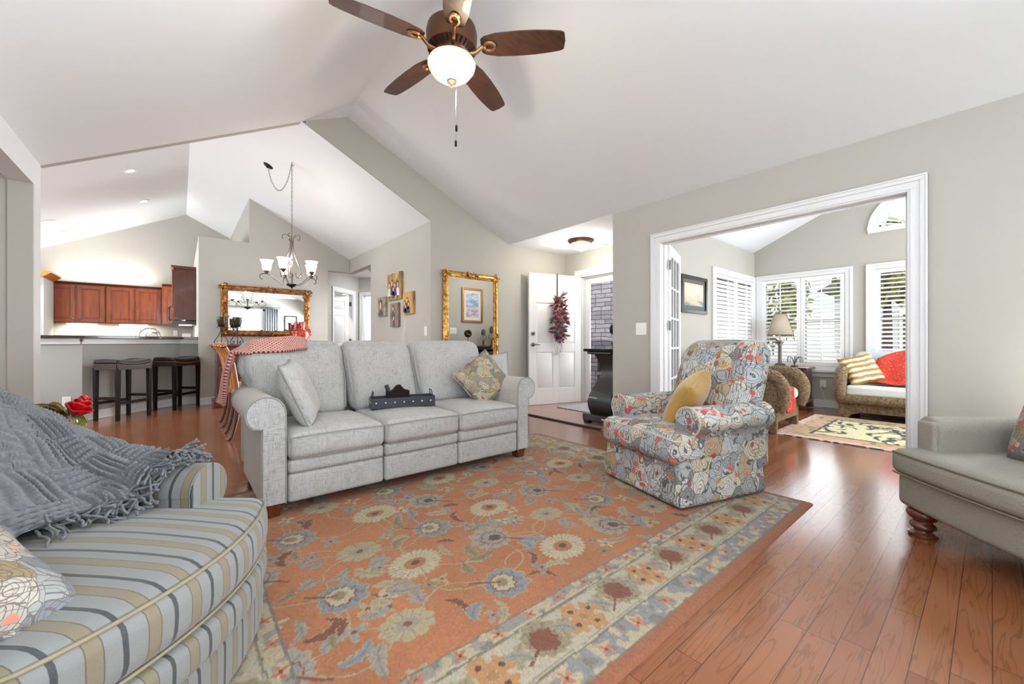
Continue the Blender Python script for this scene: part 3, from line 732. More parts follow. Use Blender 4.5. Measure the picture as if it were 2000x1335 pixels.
def paint_rug(gx, gy):
    x0, x1, y0, y1 = RUG
    e = np.minimum.reduce([gx - x0, x1 - gx, gy - y0, y1 - gy]); p = Paint(gx, gy, OR)
    e = e + p.wob * .006
    mott = vnoise(gx, gy, 5, 2)[..., None]; p.c *= .9 + .22 * mott
    rnd = random.Random(11)
    # field: flowers laid on a staggered lattice, palmettes between, vines linking them
    cx, cy = (x0 + x1) / 2, (y0 + y1) / 2
    spots = []
    for i in range(-4, 5):
        for j in range(-3, 4):
            x = cx + i * .385 + (.19 if j % 2 else 0); y = cy + j * .30
            if x0 + .33 < x < x1 - .33 and y0 + .33 < y < y1 - .33: spots.append((x + rnd.uniform(-.03, .03), y + rnd.uniform(-.03, .03), (i + 2 * j) % 4))
    for a in spots:
        for b in spots:
            d = math.hypot(a[0] - b[0], a[1] - b[1])
            if .1 < d < .47 and a < b:
                mx, my = (a[0] + b[0]) / 2, (a[1] + b[1]) / 2; nx, ny = -(b[1] - a[1]), b[0] - a[0]; s = rnd.choice((-.3, .3))
                p.vine([a[:2], (mx + nx * s, my + ny * s), b[:2]], .0035, SA * .95)
    for a in spots:
        for k in range(5):
            th = rnd.uniform(0, 2 * PI); r = rnd.uniform(.15, .20)
            p.leaf(a[0] + r * math.cos(th), a[1] + r * math.sin(th), rnd.uniform(.08, .15), rnd.uniform(.013, .026), rnd.uniform(0, PI), rnd.choice([BL, GY, OL, SA, RU, BL, GY]), rnd.choice((-.5, .5, .25)))
        for k in range(2):
            th = rnd.uniform(0, 2 * PI); r = rnd.uniform(.17, .22)
            p.star(a[0] + r * math.cos(th), a[1] + r * math.sin(th), rnd.uniform(.035, .05), rnd.choice((3, 4, 5)), rnd.choice([BL, SA, GY, CR, OL]), RU, th)
    for x, y, k in spots:
        if k == 0: p.daisy(x, y, .125, 26, CR, OR * .9, BR, .3)
        elif k == 1: p.palm(x, y, .122, 2.4, GY, BR, GY * .95 + CR * .1)
        elif k == 2: p.daisy(x, y, .098, 10, SA, GY, RU, 0)
        else: p.palm(x, y, .112, -.6, CR, OL, BL)
    # borders
    def band(a, b, col, k=1.0):
        m = (e >= a) & (e < b); p.c[m] = p.c[m] * (1 - k) + col * k
    # half palmettes breaking over the inner guard
    m = e < .395; p.c[m] = GY * .95
    band(.345, .395, GY); band(.10, .345, lin(164, 156, 136)); band(.045, .145, BL * .75 + GY * .25)
    fl = vnoise(gx, gy, 34, 9)
    for (a, b) in ((.045, .145), (.33, .395)):
        m = (e >= a) & (e < b) & (fl > .56); p.c[m] = CR * .96
        m = (e >= a) & (e < b) & (fl < .2); p.c[m] = GY * .7
    for a in (.047, .143, .33, .393): band(a - .0035, a + .0035, GY * .62)
    for a in (.155, .322): band(a - .0025, a + .0025, SA * .8)
    def along_border(off, step, fn):
        for side in range(4):
            n = int(((x1 - x0) if side < 2 else (y1 - y0)) / step)
            L = (x1 - x0) if side < 2 else (y1 - y0)
            for k in range(n + 1):
                t = off + (L - 2 * off) * k / n
                if side == 0: fn(x0 + t, y0 + off, k, 0)
                elif side == 1: fn(x0 + t, y1 - off, k, PI)
                elif side == 2 and 0 < k < n: fn(x0 + off, y0 + t, k, -PI / 2)
                elif side == 3 and 0 < k < n: fn(x1 - off, y0 + t, k, PI / 2)
    def big(x, y, k, a):
        if k % 2: p.cross(x, y, .092, lin(168, 122, 78), BR)
        else: p.palm(x, y, .098, a + .5, RU, RU * .9, OL * .9 + GY * .25)
    along_border(.238, .235, big)
    along_border(.238, .235, lambda x, y, k, a: (p.leaf(x + .115 * abs(math.cos(a)), y + .115 * abs(math.sin(a)), .11, .02, a + .9, SA * .85), p.leaf(x - .115 * abs(math.cos(a)) * .9, y - .1 * abs(math.sin(a)), .1, .016, a - .8, GY)))
    along_border(.095, .19, lambda x, y, k, a: p.star(x, y, .026, 4, lin(176, 104, 72), BR, .4))
    along_border(.365, .19, lambda x, y, k, a: p.star(x, y, .026, 4, lin(170, 100, 70), BR, .4))
    m = e < .045; p.c[m] = lin(142, 86, 57)
    # tufted yarn grain
    r = np.random.default_rng(1); g = r.random(gx.shape)
    p.c *= (.84 + .30 * g)[..., None]
    blend = vnoise(gx, gy, 3, 8)[..., None]; p.c *= (.93 + .12 * blend)
    return p.c, (g - .5) * .0022 + .0015 * vnoise(gx, gy, 30, 4)
rug = rug_mesh('area_rug', *RUG, .0, .0052, paint_rug)
m = NT('wool_pile', .95); at = m.n('Attribute', attribute_name='pile'); gn = m.noise(m.co(), 700, 2)
m.col(m.mix(m.math('MULTIPLY', gn, .35), at.outputs['Color'], m.mix(.5, at.outputs['Color'], (.06, .05, .04, 1)))); m.bump(gn, .5, .004); m.b.inputs['Sheen Weight'].default_value = .1
rug.data.materials.append(m.m)
props(rug, 'large orange floral area rug with cream and grey border under the sofa and floral recliner', 'rug')

# ------------------------------------------------------------------ grey reclining sofa
def arm_profile(xin, xbase, xc, zc, r, z0, ztop, n=16, sgn=-1):
    """outline of a rolled arm front: straight inside face, scroll on top, base outside"""
    pts = [(xbase, z0), (xin, z0), (xin, zc)]
    for k in range(n + 1):
        a = -PI * .0 + PI * 1.28 * k / n
        pts.append((xc - r * math.cos(a), zc + r * math.sin(a)))
    pts.append((xbase, zc - r * .86)); return pts
sofa = thing('sofa', 'long light grey tweed three-seat reclining sofa with rolled arms on the orange rug', 'sofa', (1.30, 2.52, 0))
body = MB().box(-.86, .86, .04, .84, .10, .30); obj('seat_base', body, M['tweed'], sofa, bevel=.02)
XS = [-.843, -.285, .277, .846]
for k in range(3):
    a, b = XS[k] + .004, XS[k + 1] - .004
    sc = MB().cushion(a, b, -.035, .62, .318, .462, .035, (.004, .022, .028)); cu = obj('seat_cushion', sc, M['tweed'], sofa, sharp=80)
    pz = .448; pp = [(a + .012, -.038, pz), (a + .03, -.05, pz + .002), ((a + b) / 2, -.058, pz + .008), (b - .03, -.05, pz + .002), (b - .012, -.038, pz)]
    obj('welt', MB().tube(catmull(pp, 6), .0048, 6), M['piping'], cu)
    obj('footrest_panel', MB().cushion(a, b, -.012, .05, .078, .238, .02, (0, .006, 0)), M['tweed'], sofa, sharp=80)
    obj('footrest_lip', MB().cushion(a, b, -.018, .06, .238, .318, .024, (0, .006, 0)), M['tweed'], sofa, sharp=80)
XB = [(-1.0, -.335), (-.322, .228), (.236, .945)]
def lean(p): return (p[0], p[1] + (p[2] - .46) * .30, p[2])
for k, (a, b) in enumerate(XB):
    def ln(p, a=a, b=b, k=k):
        u = (p[2] - .45) / .54; x = p[0]
        if k == 0 and x < (a + b) / 2: x += max(0, .62 - u) * .26 if u < .62 else 0
        if k == 2 and x > (a + b) / 2: x -= max(0, .62 - u) * .22 if u < .62 else 0
        if k == 1: x += (.02 - .03 * u)
        if k == 2 and x < (a + b) / 2: x += .02 - .03 * u
        return lean((x, p[1], p[2]))
    bc = obj('back_cushion', MB().cushion(a, b, .52, .72, .45, .982, .075, (.006, .045, .012), fn=ln), M['tweed'], sofa, sharp=80)
    seam = [ln(Vector(q)) for q in ((a + .02, .535, .50), (a + .005, .545, .72), (a + .03, .56, .93), (a + .10, .575, .974), ((a + b) / 2, .575, .985), (b - .10, .575, .974), (b - .03, .56, .93), (b - .005, .545, .72), (b - .02, .535, .50))]
    obj('welt', MB().tube(catmull(seam, 6), .005, 6), M['piping'], bc)
fr = MB().cushion(-.97, .97, .80, .92, .12, .90, .05, (0, .01, .01)); obj('back_frame', fr, M['tweed'], sofa, sharp=80)
for s in (-1, 1):
    prof = [(s * q, z) for q, z in arm_profile(.849, .962, .944, .586, .094, .085, .68)]
    ar = MB().prism(prof, .0, .80, 'xz'); a_o = obj('arm', ar, M['tweed_side'], sofa, bevel=.012, seg=3, sharp=50)
    fp = [(s * q, z) for q, z in arm_profile(.853, .958, .944, .586, .089, .09, .68)]
    obj('arm_front', MB().prism(fp, -.016, .004, 'xz'), M['tweed'], a_o, bevel=.008, sharp=50)
    obj('welt', MB().tube([(q, -.010, z) for q, z in [(s * .85, .09)] + prof[1:]], .0055, 6), M['piping'], a_o)
for x, y in ((-.905, .045), (.90, .045), (-.905, .80), (.90, .80)):
    obj('leg', MB().taper((x, y), .012 if y < .5 else .0, .088, .032, .032, .045, .045), M['legwood'], sofa, bevel=.004)
obj('caster', MB().ball((-.93, .70, .02), .02, 8), M['rubber'], sofa)

# ------------------------------------------------------------------ pillows
def pillow(name, label, mat, s, t, mtx, pipe=None, sag=.0, sy=None, group=None, cat='pillow', tassel=None, ruche=0):
    n = 26; sy = sy or s; b = MB()
    def P(u, v, side):
        x, y = 2 * u - 1, 2 * v - 1
        f = max(0, (1 - x ** 4) * (1 - y ** 4)) ** .55
        k = 1 - .07 * (1 - x * x) * 0 - .075 * (1 - y * y) * abs(x) ** 3; k2 = 1 - .075 * (1 - x * x) * abs(y) ** 3
        z = side * t * f + ruche * math.sin(v * 60) * f
        w = .006 * math.sin(7 * u + 3 * v + side) * f
        return (x * s * k, y * sy * k2, z + w + sag * (x * x - .3))
    b.sheet(lambda u, v: P(u, v, 1), n, n); k = len(b.v); b.sheet(lambda u, v: P(u, v, -1), n, n)
    o = obj(name, b, mat, None, label, cat, group, sharp=75); o.matrix_world = mtx
    bm = bmesh.new(); bm.from_mesh(o.data); bmesh.ops.remove_doubles(bm, verts=bm.verts, dist=1e-4); bmesh.ops.recalc_face_normals(bm, faces=bm.faces); bm.to_mesh(o.data); bm.free(); o.data.shade_smooth()
    if pipe:
        ring = [P(q / n, 0, 1) for q in range(n)] + [P(1, q / n, 1) for q in range(n)] + [P(1 - q / n, 1, 1) for q in range(n)] + [P(0, 1 - q / n, 1) for q in range(n)]
        obj('welt', MB().tube(ring, .0058, 6, closed=True), pipe, o)
    return o
def frame(loc, normal, up, roll=0.0):
    """matrix with local z along normal and local y as near to up as can be"""
    z = Vector(normal).normalized(); x = Vector(up).cross(z).normalized(); y = z.cross(x)
    R = Matrix((x, y, z)).transposed().to_4x4()
    return Matrix.Translation(loc) @ R @ Matrix.Rotation(roll, 4, 'Z')
pillow('throw_pillow', 'square grey tweed pillow leaning on the sofa arm under the pink throw', M['tweed'], .205, .075, frame((.575, 2.80, .665), (.90, -.32, .40), (0, 0, 1), .06), M['piping'])
pillow('throw_pillow', 'ochre and cream paisley pillow tilted on its corner at the sofa end by the door', M['paisley'], .20, .065, frame((2.045, 2.86, .655), (-.35, -.80, .38), (0, 0, 1), .62), M['paisley'])
pillow('throw_pillow', 'plain grey pillow standing behind the paisley pillow on the sofa', M['tweed'], .20, .06, frame((2.195, 2.98, .668), (-.62, -.70, .22), (0, 0, 1), .12), M['piping'])

# pink throw on the sofa's back corner
def pink():
    m = NT('coral_basket_knit', .9); uv = m.n('TexCoord').outputs['UV']; x = m.xyz(uv)
    a = m.math('ADD', m.math('MULTIPLY', x[0], 46), m.math('MULTIPLY', x[1], 16)); b = m.math('SUBTRACT', m.math('MULTIPLY', x[0], 46), m.math('MULTIPLY', x[1], 16))
    f = m.math('MINIMUM', m.math('PINGPONG', a, .5), m.math('PINGPONG', b, .5))
    f = m.math('ADD', f, m.math('MULTIPLY', m.math('SUBTRACT', m.noise(m.co(), 60, 2), .5), .14))
    m.col(m.ramp(f, [(.0, srgb(236, 190, 178)), (.2, srgb(214, 152, 142)), (.32, srgb(128, 64, 58))])); m.bump(m.math('SUBTRACT', 1, f), .8, .012); return m.m
thr = [((-.60, .72, .998), .10), ((-.66, .73, 1.008), .13), ((-.75, .75, 1.00), .14), ((-.93, .76, .985), .135), ((-1.03, .775, .90), .115), ((-1.065, .785, .76), .10), ((-1.08, .79, .64), .09), ((-1.092, .79, .565), .08)]
def pink_fn(u, v):
    k = u * (len(thr) - 1); i = min(int(k), len(thr) - 2); t = k - i
    p = Vector(thr[i][0]).lerp(Vector(thr[i + 1][0]), t); wv = thr[i][1] * (1 - t) + thr[i + 1][1] * t
    e = 2 * v - 1; top = 1 - min(1, max(0, (u - .45) / .12))
    dz = -.10 * top * max(0, -e - .25) ** 1.0 - .05 * top * max(0, e - .3) + .010 * math.sin(9 * u + 4 * e)
    dy = e * wv * (1 - .12 * top * abs(e)); x = p.x + (1 - top) * (.012 * math.sin(e * 5 + u * 6)) 
    return (x, p.y + dy - .02 * top, p.z + dz)
pk = thing('throw_blanket', 'coral pink chunky knit throw draped over the back corner of the grey sofa', 'blanket', (1.30, 2.52, 0))
obj('knit', MB().sheet(pink_fn, 60, 24, uv=True), pink(), pk, solid=.020, sharp=80)

# rivet tray with wooden plane
TR = thing('serving_tray', 'black metal tray studded with silver rivets on the middle sofa seat', 'tray', (1.315, 2.90, .487), math.radians(-15))
M['gunmetal'] = flat('gunmetal', (66, 68, 76), .38, .5, var=.1)
tb = MB().box(-.235, .235, -.08, .08, .0, .006)
for q in ((-.235, .235, -.08, -.074), (-.235, .235, .074, .08), (-.235, -.229, -.074, .074), (.229, .235, -.074, .074)): tb.box(*q, 0, .078)
obj('body', tb, M['gunmetal'], TR, bevel=.0015)
for k in range(7): obj('rivet', MB().ball((-.20 + k * .0667, -.0805, .042), .0085, 6, (1, .6, 1)), M['steel'], TR)
for k in range(3):
    for s in (-1, 1): obj('rivet', MB().ball((s * .2355, -.05 + k * .05, .042), .0085, 6, (.6, 1, 1)), M['steel'], TR)
for s in (-1, 1): obj('handle', MB().tube([(s * .225, -.035, .072), (s * .215, -.035, .120), (s * .215, .035, .120), (s * .225, .035, .072)], .0035, 6), M['darkmetal'], TR)
PL = thing('wood_plane', 'old dark wooden hand plane resting in the riveted tray', 'tool', (1.285, 2.92, .4935), math.radians(-15))
pb = MB().box(-.085, .085, -.035, .035, 0, .115)
obj('stock', pb, M['esp'], PL, bevel=.004)
pr = [(-.05, .114), (-.035, .125), (-.015, .15), (.0, .158), (.02, .158), (.03, .145), (.045, .127), (.075, .114), (.04, .114), (.03, .125), (-.005, .125), (-.015, .114)]
obj('grip', MB().prism(pr[:8], -.018, .018), M['esp'], PL, bevel=.003)
obj('iron', MB().tube([(-.055, 0, .08), (-.085, 0, .160)], .016, 8), M['gunmetal'], PL)

# ------------------------------------------------------------------ floral recliner
rec = thing('recliner', 'armchair upholstered in grey and red doodle floral print on the orange rug', 'armchair', (2.292, 1.464, .012), math.atan2(-.959, -.283))
obj('skirt', MB().cushion(-.345, .345, 0, .70, .012, .30, .03, (.0, .0, 0), fn=lambda p: (p[0] * (1.0 + .05 * (1 - p[2] / .3)), p[1] - .02 * (1 - p[2] / .3) * (1 if p[1] < .35 else -1), p[2])), M['floral'], rec, sharp=80)
sc = obj('seat_cushion', MB().cushion(-.35, .35, -.045, .56, .255, .43, .05, (.008, .02, .022)), M['floral'], rec, sharp=80)
M['fpipe'] = flat('cream_cord', (198, 192, 178), .85, var=.1)
obj('welt', MB().tube(catmull([(-.335, -.035, .40), (-.30, -.06, .412), (0, -.068, .425), (.30, -.06, .412), (.335, -.035, .40), (.352, .05, .40)], 6), .005, 6), M['fpipe'], sc)
for s in (-1, 1):
    pts = [(s * .225, .20), (s * .36, .20), (s * .36, .42)]
    prof = [(s * .225, .18), (s * .225, .50)] + [(s * (.312 - .088 * math.cos(a)), .50 + .085 * math.sin(a)) for a in [PI * 1.3 * k / 16 for k in range(17)]] + [(s * .352, .40), (s * .352, .18)]
    a_o = obj('arm', MB().prism(prof, .085, .74, 'xz'), M['floral'], rec, bevel=.022, seg=4, sharp=60)
    obj('welt', MB().tube([(x, .088, z) for x, z in prof[1:-1]], .005, 6), M['fpipe'], a_o)
def rb(p):
    u = (p[2] - .36) / .64
    k = 1 - .05 * max(0, u - .55) / .45 if u > .55 else 1
    return (p[0] * k, p[1] + (p[2] - .36) * .34, p[2])
bk = obj('backrest', MB().cushion(-.325, .325, .50, .70, .34, .975, .095, (.012, .04, .01), fn=rb), M['floral'], rec, sharp=80)
rim = [rb(Vector(q)) for q in ((-.325, .62, .46), (-.33, .61, .80), (-.305, .60, .915), (-.24, .60, .968), (0, .60, .982), (.24, .60, .968), (.305, .60, .915), (.33, .61, .80), (.325, .62, .46))]
obj('welt', MB().tube(catmull(rim, 6), .005, 6), M['fpipe'], bk)
obj('back_panel', MB().cushion(-.30, .30, .66, .78, .06, .62, .05), M['floral'], rec, sharp=80)
def velvet(name, a, b):
    m = NT(name, .75); m.b.inputs['Sheen Weight'].default_value = .5; f = m.noise(m.co(), 9, 3); m.col(m.mix(f, srgb(*a), srgb(*b))); m.bump(m.noise(m.co(), 22, 2), .2, .01); return m.m
M['mustard'] = velvet('mustard_velvet', (150, 112, 34), (190, 152, 66))
RM = rec.matrix_basis
def at_rec(x, y, z): return Matrix.LocRotScale(rec.location, rec.rotation_euler, None) @ Vector((x, y, z))
def dir_rec(x, y, z): return rec.rotation_euler.to_matrix() @ Vector((x, y, z))
pillow('throw_pillow', 'mustard velvet pillow slumped in the floral armchair', M['mustard'], .195, .085, frame(at_rec(.075, .34, .575), dir_rec(-.62, -.42, .40), (0, 0, 1), -.30), M['mustard'])

# ------------------------------------------------------------------ striped club chair
STX = math.atan2(.79, .61)
club = thing('club_chair', 'armchair in blue grey and tan striped jacquard with a grey knit throw on it', 'armchair', (-.002, 1.347, 0), STX)
bow = lambda k: (lambda p: (p[0], p[1] - k * max(0, 1 - (p[0] / .40) ** 2) * max(0, min(1, (.35 - p[1]) / .35)), p[2]))
sc = obj('seat_cushion', MB().cushion(-.40, .40, .0, .60, .275, .435, .05, (.006, .012, .035), n=24, fn=bow(.105), pe=1.15), M['stripe_x'], club, sharp=80)
M['tan_pipe'] = flat('tan_cord', (138, 130, 108), .85, var=.12)
def front_line(z, y=-.002, e=.392, k=.105, r=.05, dy=.0, hw=.40):
    out = []
    for q in range(49):
        x = e * (-1 + 2 * q / 48); d = max(0, abs(x) - (hw - r)); yr = r - math.sqrt(max(0, r * r - d * d))
        out.append((x, dy + yr - k * max(0, 1 - (x / hw) ** 2) - .004, z))
    return out
obj('welt', MB().tube(front_line(.417, dy=.012), .005, 6), M['tan_pipe'], sc); obj('welt', MB().tube(front_line(.290, dy=.010), .0045, 6), M['tan_pipe'], sc)
obj('apron', MB().cushion(-.40, .40, .006, .62, .17, .285, .035, (.0, .012, 0), n=20, fn=bow(.105)), M['stripe_x'], club, sharp=80)
obj('skirt', MB().cushion(-.395, .395, .014, .66, .012, .185, .03, (0, .002, 0), n=20, fn=bow(.100)), M['stripe_x'], club, sharp=80)
for s in (-1, 1):
    y0 = .150
    prof = [(s * .235, .16), (s * .235, .49)] + [(s * (.318 - .085 * math.cos(a)), .485 + .085 * math.sin(a)) for a in [PI * 1.25 * k / 16 for k in range(17)]] + [(s * .365, .40), (s * .365, .16)]
    a_o = obj('arm', MB().prism(prof, y0, .78, 'xz'), M['stripe_y'], club, bevel=.012, seg=3, sharp=60)
    obj('arm_front', MB().prism([(q * .985 + s * .005, z) for q, z in prof], y0 - .005, y0 + .012, 'xz'), M['stripe_x'], a_o, bevel=.004, seg=2, sharp=60)
obj('backrest', MB().cushion(-.34, .30, .56, .76, .30, .80, .09, (.01, .03, .01), fn=lambda p: (p[0], p[1] + (p[2] - .4) * .16, p[2] - max(0, p[0] - .08) * .85 * max(0, min(1, (p[2] - .35) / .3)))), M['stripe_x'], club, sharp=80)
for x, y in ((-.33, .06), (.33, .06), (-.33, .68), (.33, .68)): obj('leg', MB().taper((x, y), .012 if x > 0 else 0, .06, .02, .02, .026, .026), M['legwood'], club)
# knit throw: basket weave relief in the mesh itself
cs = [(-.46, [(.90, .50), (.87, .80), (.78, .878), (.655, .81), (.575, .60), (.47, .475)]),
      (-.10, [(.90, .50), (.87, .80), (.78, .878), (.65, .80), (.545, .60), (.40, .472)]),
      (.10, [(.90, .50), (.87, .79), (.77, .868), (.64, .78), (.50, .58), (.33, .470)]),
      (.20, [(.90, .50), (.86, .76), (.75, .832), (.61, .71), (.46, .55), (.30, .475)]),
      (.255, [(.90, .48), (.86, .72), (.74, .785), (.58, .68), (.43, .60), (.28, .565)]),
      (.32, [(.90, .45), (.85, .67), (.72, .725), (.55, .645), (.40, .605), (.25, .595)]),
      (.39, [(.90, .42), (.84, .60), (.70, .645), (.54, .59), (.42, .565), (.29, .556)]),
      (.43, [(.86, .38), (.82, .50), (.70, .50), (.56, .49), (.44, .48), (.32, .47)])]
def throw_base(u, v):
    # u across the chair, v down the drape
    k = u * (len(cs) - 1); i = min(int(k), len(cs) - 2); t = k - i; t = t * t * (3 - 2 * t) * .5 + t * .5
    q = v * 5; j = min(int(q), 4); w = q - j
    def cr(P):
        a, b, c, d = P[max(j - 1, 0)], P[j], P[j + 1], P[min(j + 2, 5)]
        return tuple(.5 * ((2 * b[m]) + (c[m] - a[m]) * w + (2 * a[m] - 5 * b[m] + 4 * c[m] - d[m]) * w * w + (3 * b[m] - a[m] - 3 * c[m] + d[m]) * w ** 3) for m in (0, 1))
    A_, B_ = cr(cs[i][1]), cr(cs[i + 1][1]); x = cs[i][0] * (1 - t) + cs[i + 1][0] * t
    y = A_[0] * (1 - t) + B_[0] * t; z = A_[1] * (1 - t) + B_[1] * t
    fold = .016 * math.sin(9.0 * (u * 1.3 + v * 1.0) + 1.2) * max(0, v - .35) + .010 * math.sin(21 * (u - v * .4)) * max(0, v - .3)
    return Vector((x, y - fold * .4, z + .014 + fold))
def throw_fn(u, v):
    p = throw_base(u, v); e = 1e-3
    du = throw_base(min(1, u + e), v) - throw_base(max(0, u - e), v); dv = throw_base(u, min(1, v + e)) - throw_base(u, max(0, v - e))
    n = du.cross(dv)
    n = n.normalized() if n.length > 0 else Vector((0, 0, 1))
    if n.z < 0 and n.y > 0: n = -n
    U, V = u * 7.5 + .5 * v, v * 8.0 - .4 * u; bi, bj = math.floor(U), math.floor(V); a, b = U - bi, V - bj
    if (bi + bj) % 2: a, b = b, a
    rib = abs(math.sin(a * PI * 5 + .35 * math.sin(b * 7 + bi)))  # strands run along b
    h = .0175 * rib ** .9 * (.35 + .65 * math.sin(PI * min(1, max(0, b))) ** .5) + .008 * math.sin(PI * b) ** .7 * math.sin(PI * a) ** .5
    h += .0022 * math.sin(b * 60 + a * 14) * rib
    return p + n * h
th = thing('throw_blanket', 'charcoal grey chunky basket weave throw with fringe over the striped armchair', 'blanket', (-.002, 1.347, 0), STX)
def greyknit():
    m = NT('charcoal_chunky_knit', .95); m.b.inputs['Sheen Weight'].default_value = .2
    f = m.noise(m.co(), 160, 3); g = m.noise(m.co(), 900, 2)
    m.col(m.mix(f, srgb(80, 82, 85), srgb(122, 124, 127))); m.bump(m.math('ADD', f, g), .5, .004); return m.m
M['knit'] = greyknit()
obj('knit', MB().sheet(throw_fn, 420, 340), M['knit'], th, sharp=180)
fg = MB(); rnd = random.Random(4)
for k in range(190):
    u = .22 + .72 * k / 189; p = throw_base(min(u, .985), 1.0)
    for q in range(1):
        pts = [Vector(p) + Vector((0, .012, .004))]; d = Vector((rnd.uniform(-.4, .5), -1.0, rnd.uniform(-.1, .25)))
        for s in range(6):
            d = (d + Vector((rnd.uniform(-.9, .9), rnd.uniform(-.5, .4), rnd.uniform(-.5, .55)))).normalized()
            w = pts[-1] + d * .016
            fl = throw_base(min(u, .985), 1.0).z - .03
            if w.x > .25: fl = .572 - .8 * max(0, w.x - .36)
            else: fl = max(.448, .57 - 2.2 * (.25 - w.x))
            w.z = max(w.z - .003, fl + .006)
            pts.append(w)
        fg.tube(catmull(pts, 2), .0036, 5)
props(obj('fringe', fg, M['knit'], th, sharp=180), kind='stuff')
pillow('throw_pillow', 'floral print pillow lying on the seat of the striped armchair', M['blossom'], .215, .085, Matrix.LocRotScale(club.location, club.rotation_euler, None) @ frame((-.305, .255, .545), (.42, -.42, .80), (0, 0, 1), .55), M['blossom'])

# ------------------------------------------------------------------ sage settee chair at the right
sg = thing('lounge_chair', 'sage green herringbone lounge chair with turned wooden legs at the photo edge', 'armchair', (2.584, -.010, 0), math.atan2(-.712, -.702))
cb = lambda k: (lambda p: (p[0], p[1] - k * max(0, 1 - (p[0] / .47) ** 2) * max(0, min(1, (.4 - p[1]) / .4)), p[2]))
obj('base', MB().cushion(-.465, .465, .0, .86, .135, .30, .03, (0, .004, 0), n=18, fn=cb(.03)), M['sage'], sg, sharp=80)
sc = obj('seat_cushion', MB().cushion(-.475, .475, -.03, .64, .298, .425, .04, (.004, .012, .02), n=18, fn=cb(.03)), M['sage'], sg, sharp=80)
for z in (.412, .308):
    obj('welt', MB().tube(front_line(z, e=.440, k=.03, r=.05, dy=-.031, hw=.475), .005, 6), M['sage_pipe'], sc)
for s in (-1, 1):
    prof = [(s * .34, .28), (s * .34, .52)] + [(s * (.405 - .066 * math.cos(a)), .535 + .066 * math.sin(a)) for a in [PI * 1.3 * k / 16 for k in range(17)]] + [(s * .445, .45), (s * .45, .28)]
    a_o = obj('arm', MB().prism(prof, .10, .80, 'xz'), M['sage'], sg, bevel=.022, seg=4, sharp=60)
    obj('arm_scroll', MB().cushion(min(s * .352, s * .452), max(s * .352, s * .452), .082, .12, .30, .578, .03), M['sage'], a_o, sharp=80)
obj('backrest', MB().cushion(-.44, .44, .62, .84, .28, .86, .09, (0, .03, .02), fn=lambda p: (p[0], p[1] + (p[2] - .3) * .2, p[2])), M['sage'], sg, sharp=80)
for x, y in ((-.385, .06), (.385, .06), (-.385, .76), (.385, .76)):
    obj('leg', MB().lathe([(.0, 0), (.054, .0), (.057, .006), (.056, .014)] + [(q, z) for q, z, _ in catmull([(.036, .022, 0), (.034, .030, 0), (.048, .042, 0), (.052, .054, 0), (.042, .068, 0), (.038, .076, 0), (.054, .090, 0), (.063, .108, 0), (.058, .126, 0), (.045, .137, 0)], 4)] + [(.0, .138)], (x, y, 0), 28), M['legwood'], sg, sharp=60)
pl = pillow('throw_pillow', 'coral and cream floral pillow with corner tassels on the sage lounge chair', M['blossom'], .21, .10, Matrix.LocRotScale(sg.location, sg.rotation_euler, None) @ frame((-.065, .40, .60), (.0, -.9, .30), (0, 0, 1), .0), M['blossom'])
ts = MB(); rnd = random.Random(2)
for k in range(60):
    a = rnd.uniform(0, 2 * PI); b = rnd.uniform(.2, PI); r = .028
    d = Vector((math.cos(a) * math.sin(b), math.sin(a) * math.sin(b), math.cos(b)))
    c0 = Vector((-.198, .20, 0)); ts.tube([c0, c0 + d * r * .6, c0 + d * r + Vector((-.006, .002, 0))], .003, 5)
obj('tassel', ts, flat('peach_tassel_yarn', (214, 170, 140), .9, var=.2, scale=90), pl)
# ------------------------------------------------------------------ ceiling fan
fan = thing('ceiling_fan', 'five-blade brown ceiling fan with a lit frosted glass bowl hanging from the vaulted ceiling', 'ceiling fan', (1.30, 2.15, 2.80))
M['bowl'] = emit('lit_frosted_bowl', (255, 236, 200), (255, 214, 156), .95)
obj('downrod', MB().lathe([(.0, .22), (.013, .22), (.013, .69), (.0, .69)], n=16), M['bronze'], fan)
obj('canopy', MB().lathe([(.0, .58), (.03, .58), (.075, .65), (.085, .80), (.0, .80)], n=28), M['bronze'], fan)
obj('motor_housing', MB().lathe([(.0, -.05), (.10, -.05), (.112, -.03), (.150, -.005), (.155, .02), (.158, .09), (.150, .125), (.10, .16), (.06, .20), (.03, .225), (.0, .225)], n=40), M['bronze'], fan)
vent = MB()
for k in range(30):
    a = 2 * PI * k / 30; c_, s_ = math.cos(a), math.sin(a)
    vent.tube([(.116 * c_, .116 * s_, -.031), (.147 * c_, .147 * s_, -.010)], .0045, 5)
obj('vent_slots', vent, M['darkmetal'], fan)
obj('light_fitter', MB().lathe([(.0, -.085), (.13, -.085), (.14, -.07), (.10, -.048), (.0, -.048)], n=32), M['bronze'], fan)
obj('glass_bowl', MB().lathe([(.0, -.200), (.03, -.198), (.075, -.182), (.118, -.150), (.142, -.115), (.148, -.095), (.140, -.078), (.0, -.078)], n=40), M['bowl'], fan)
obj('finial', MB().lathe([(.0, -.238), (.005, -.236), (.008, -.226), (.014, -.216), (.030, -.206), (.032, -.198), (.0, -.192)], n=20), M['bronze'], fan)
point('fan_bulb', (1.30, 2.15, 2.52), 10, (1, .84, .62), .06)
yaw = math.radians(50.25)
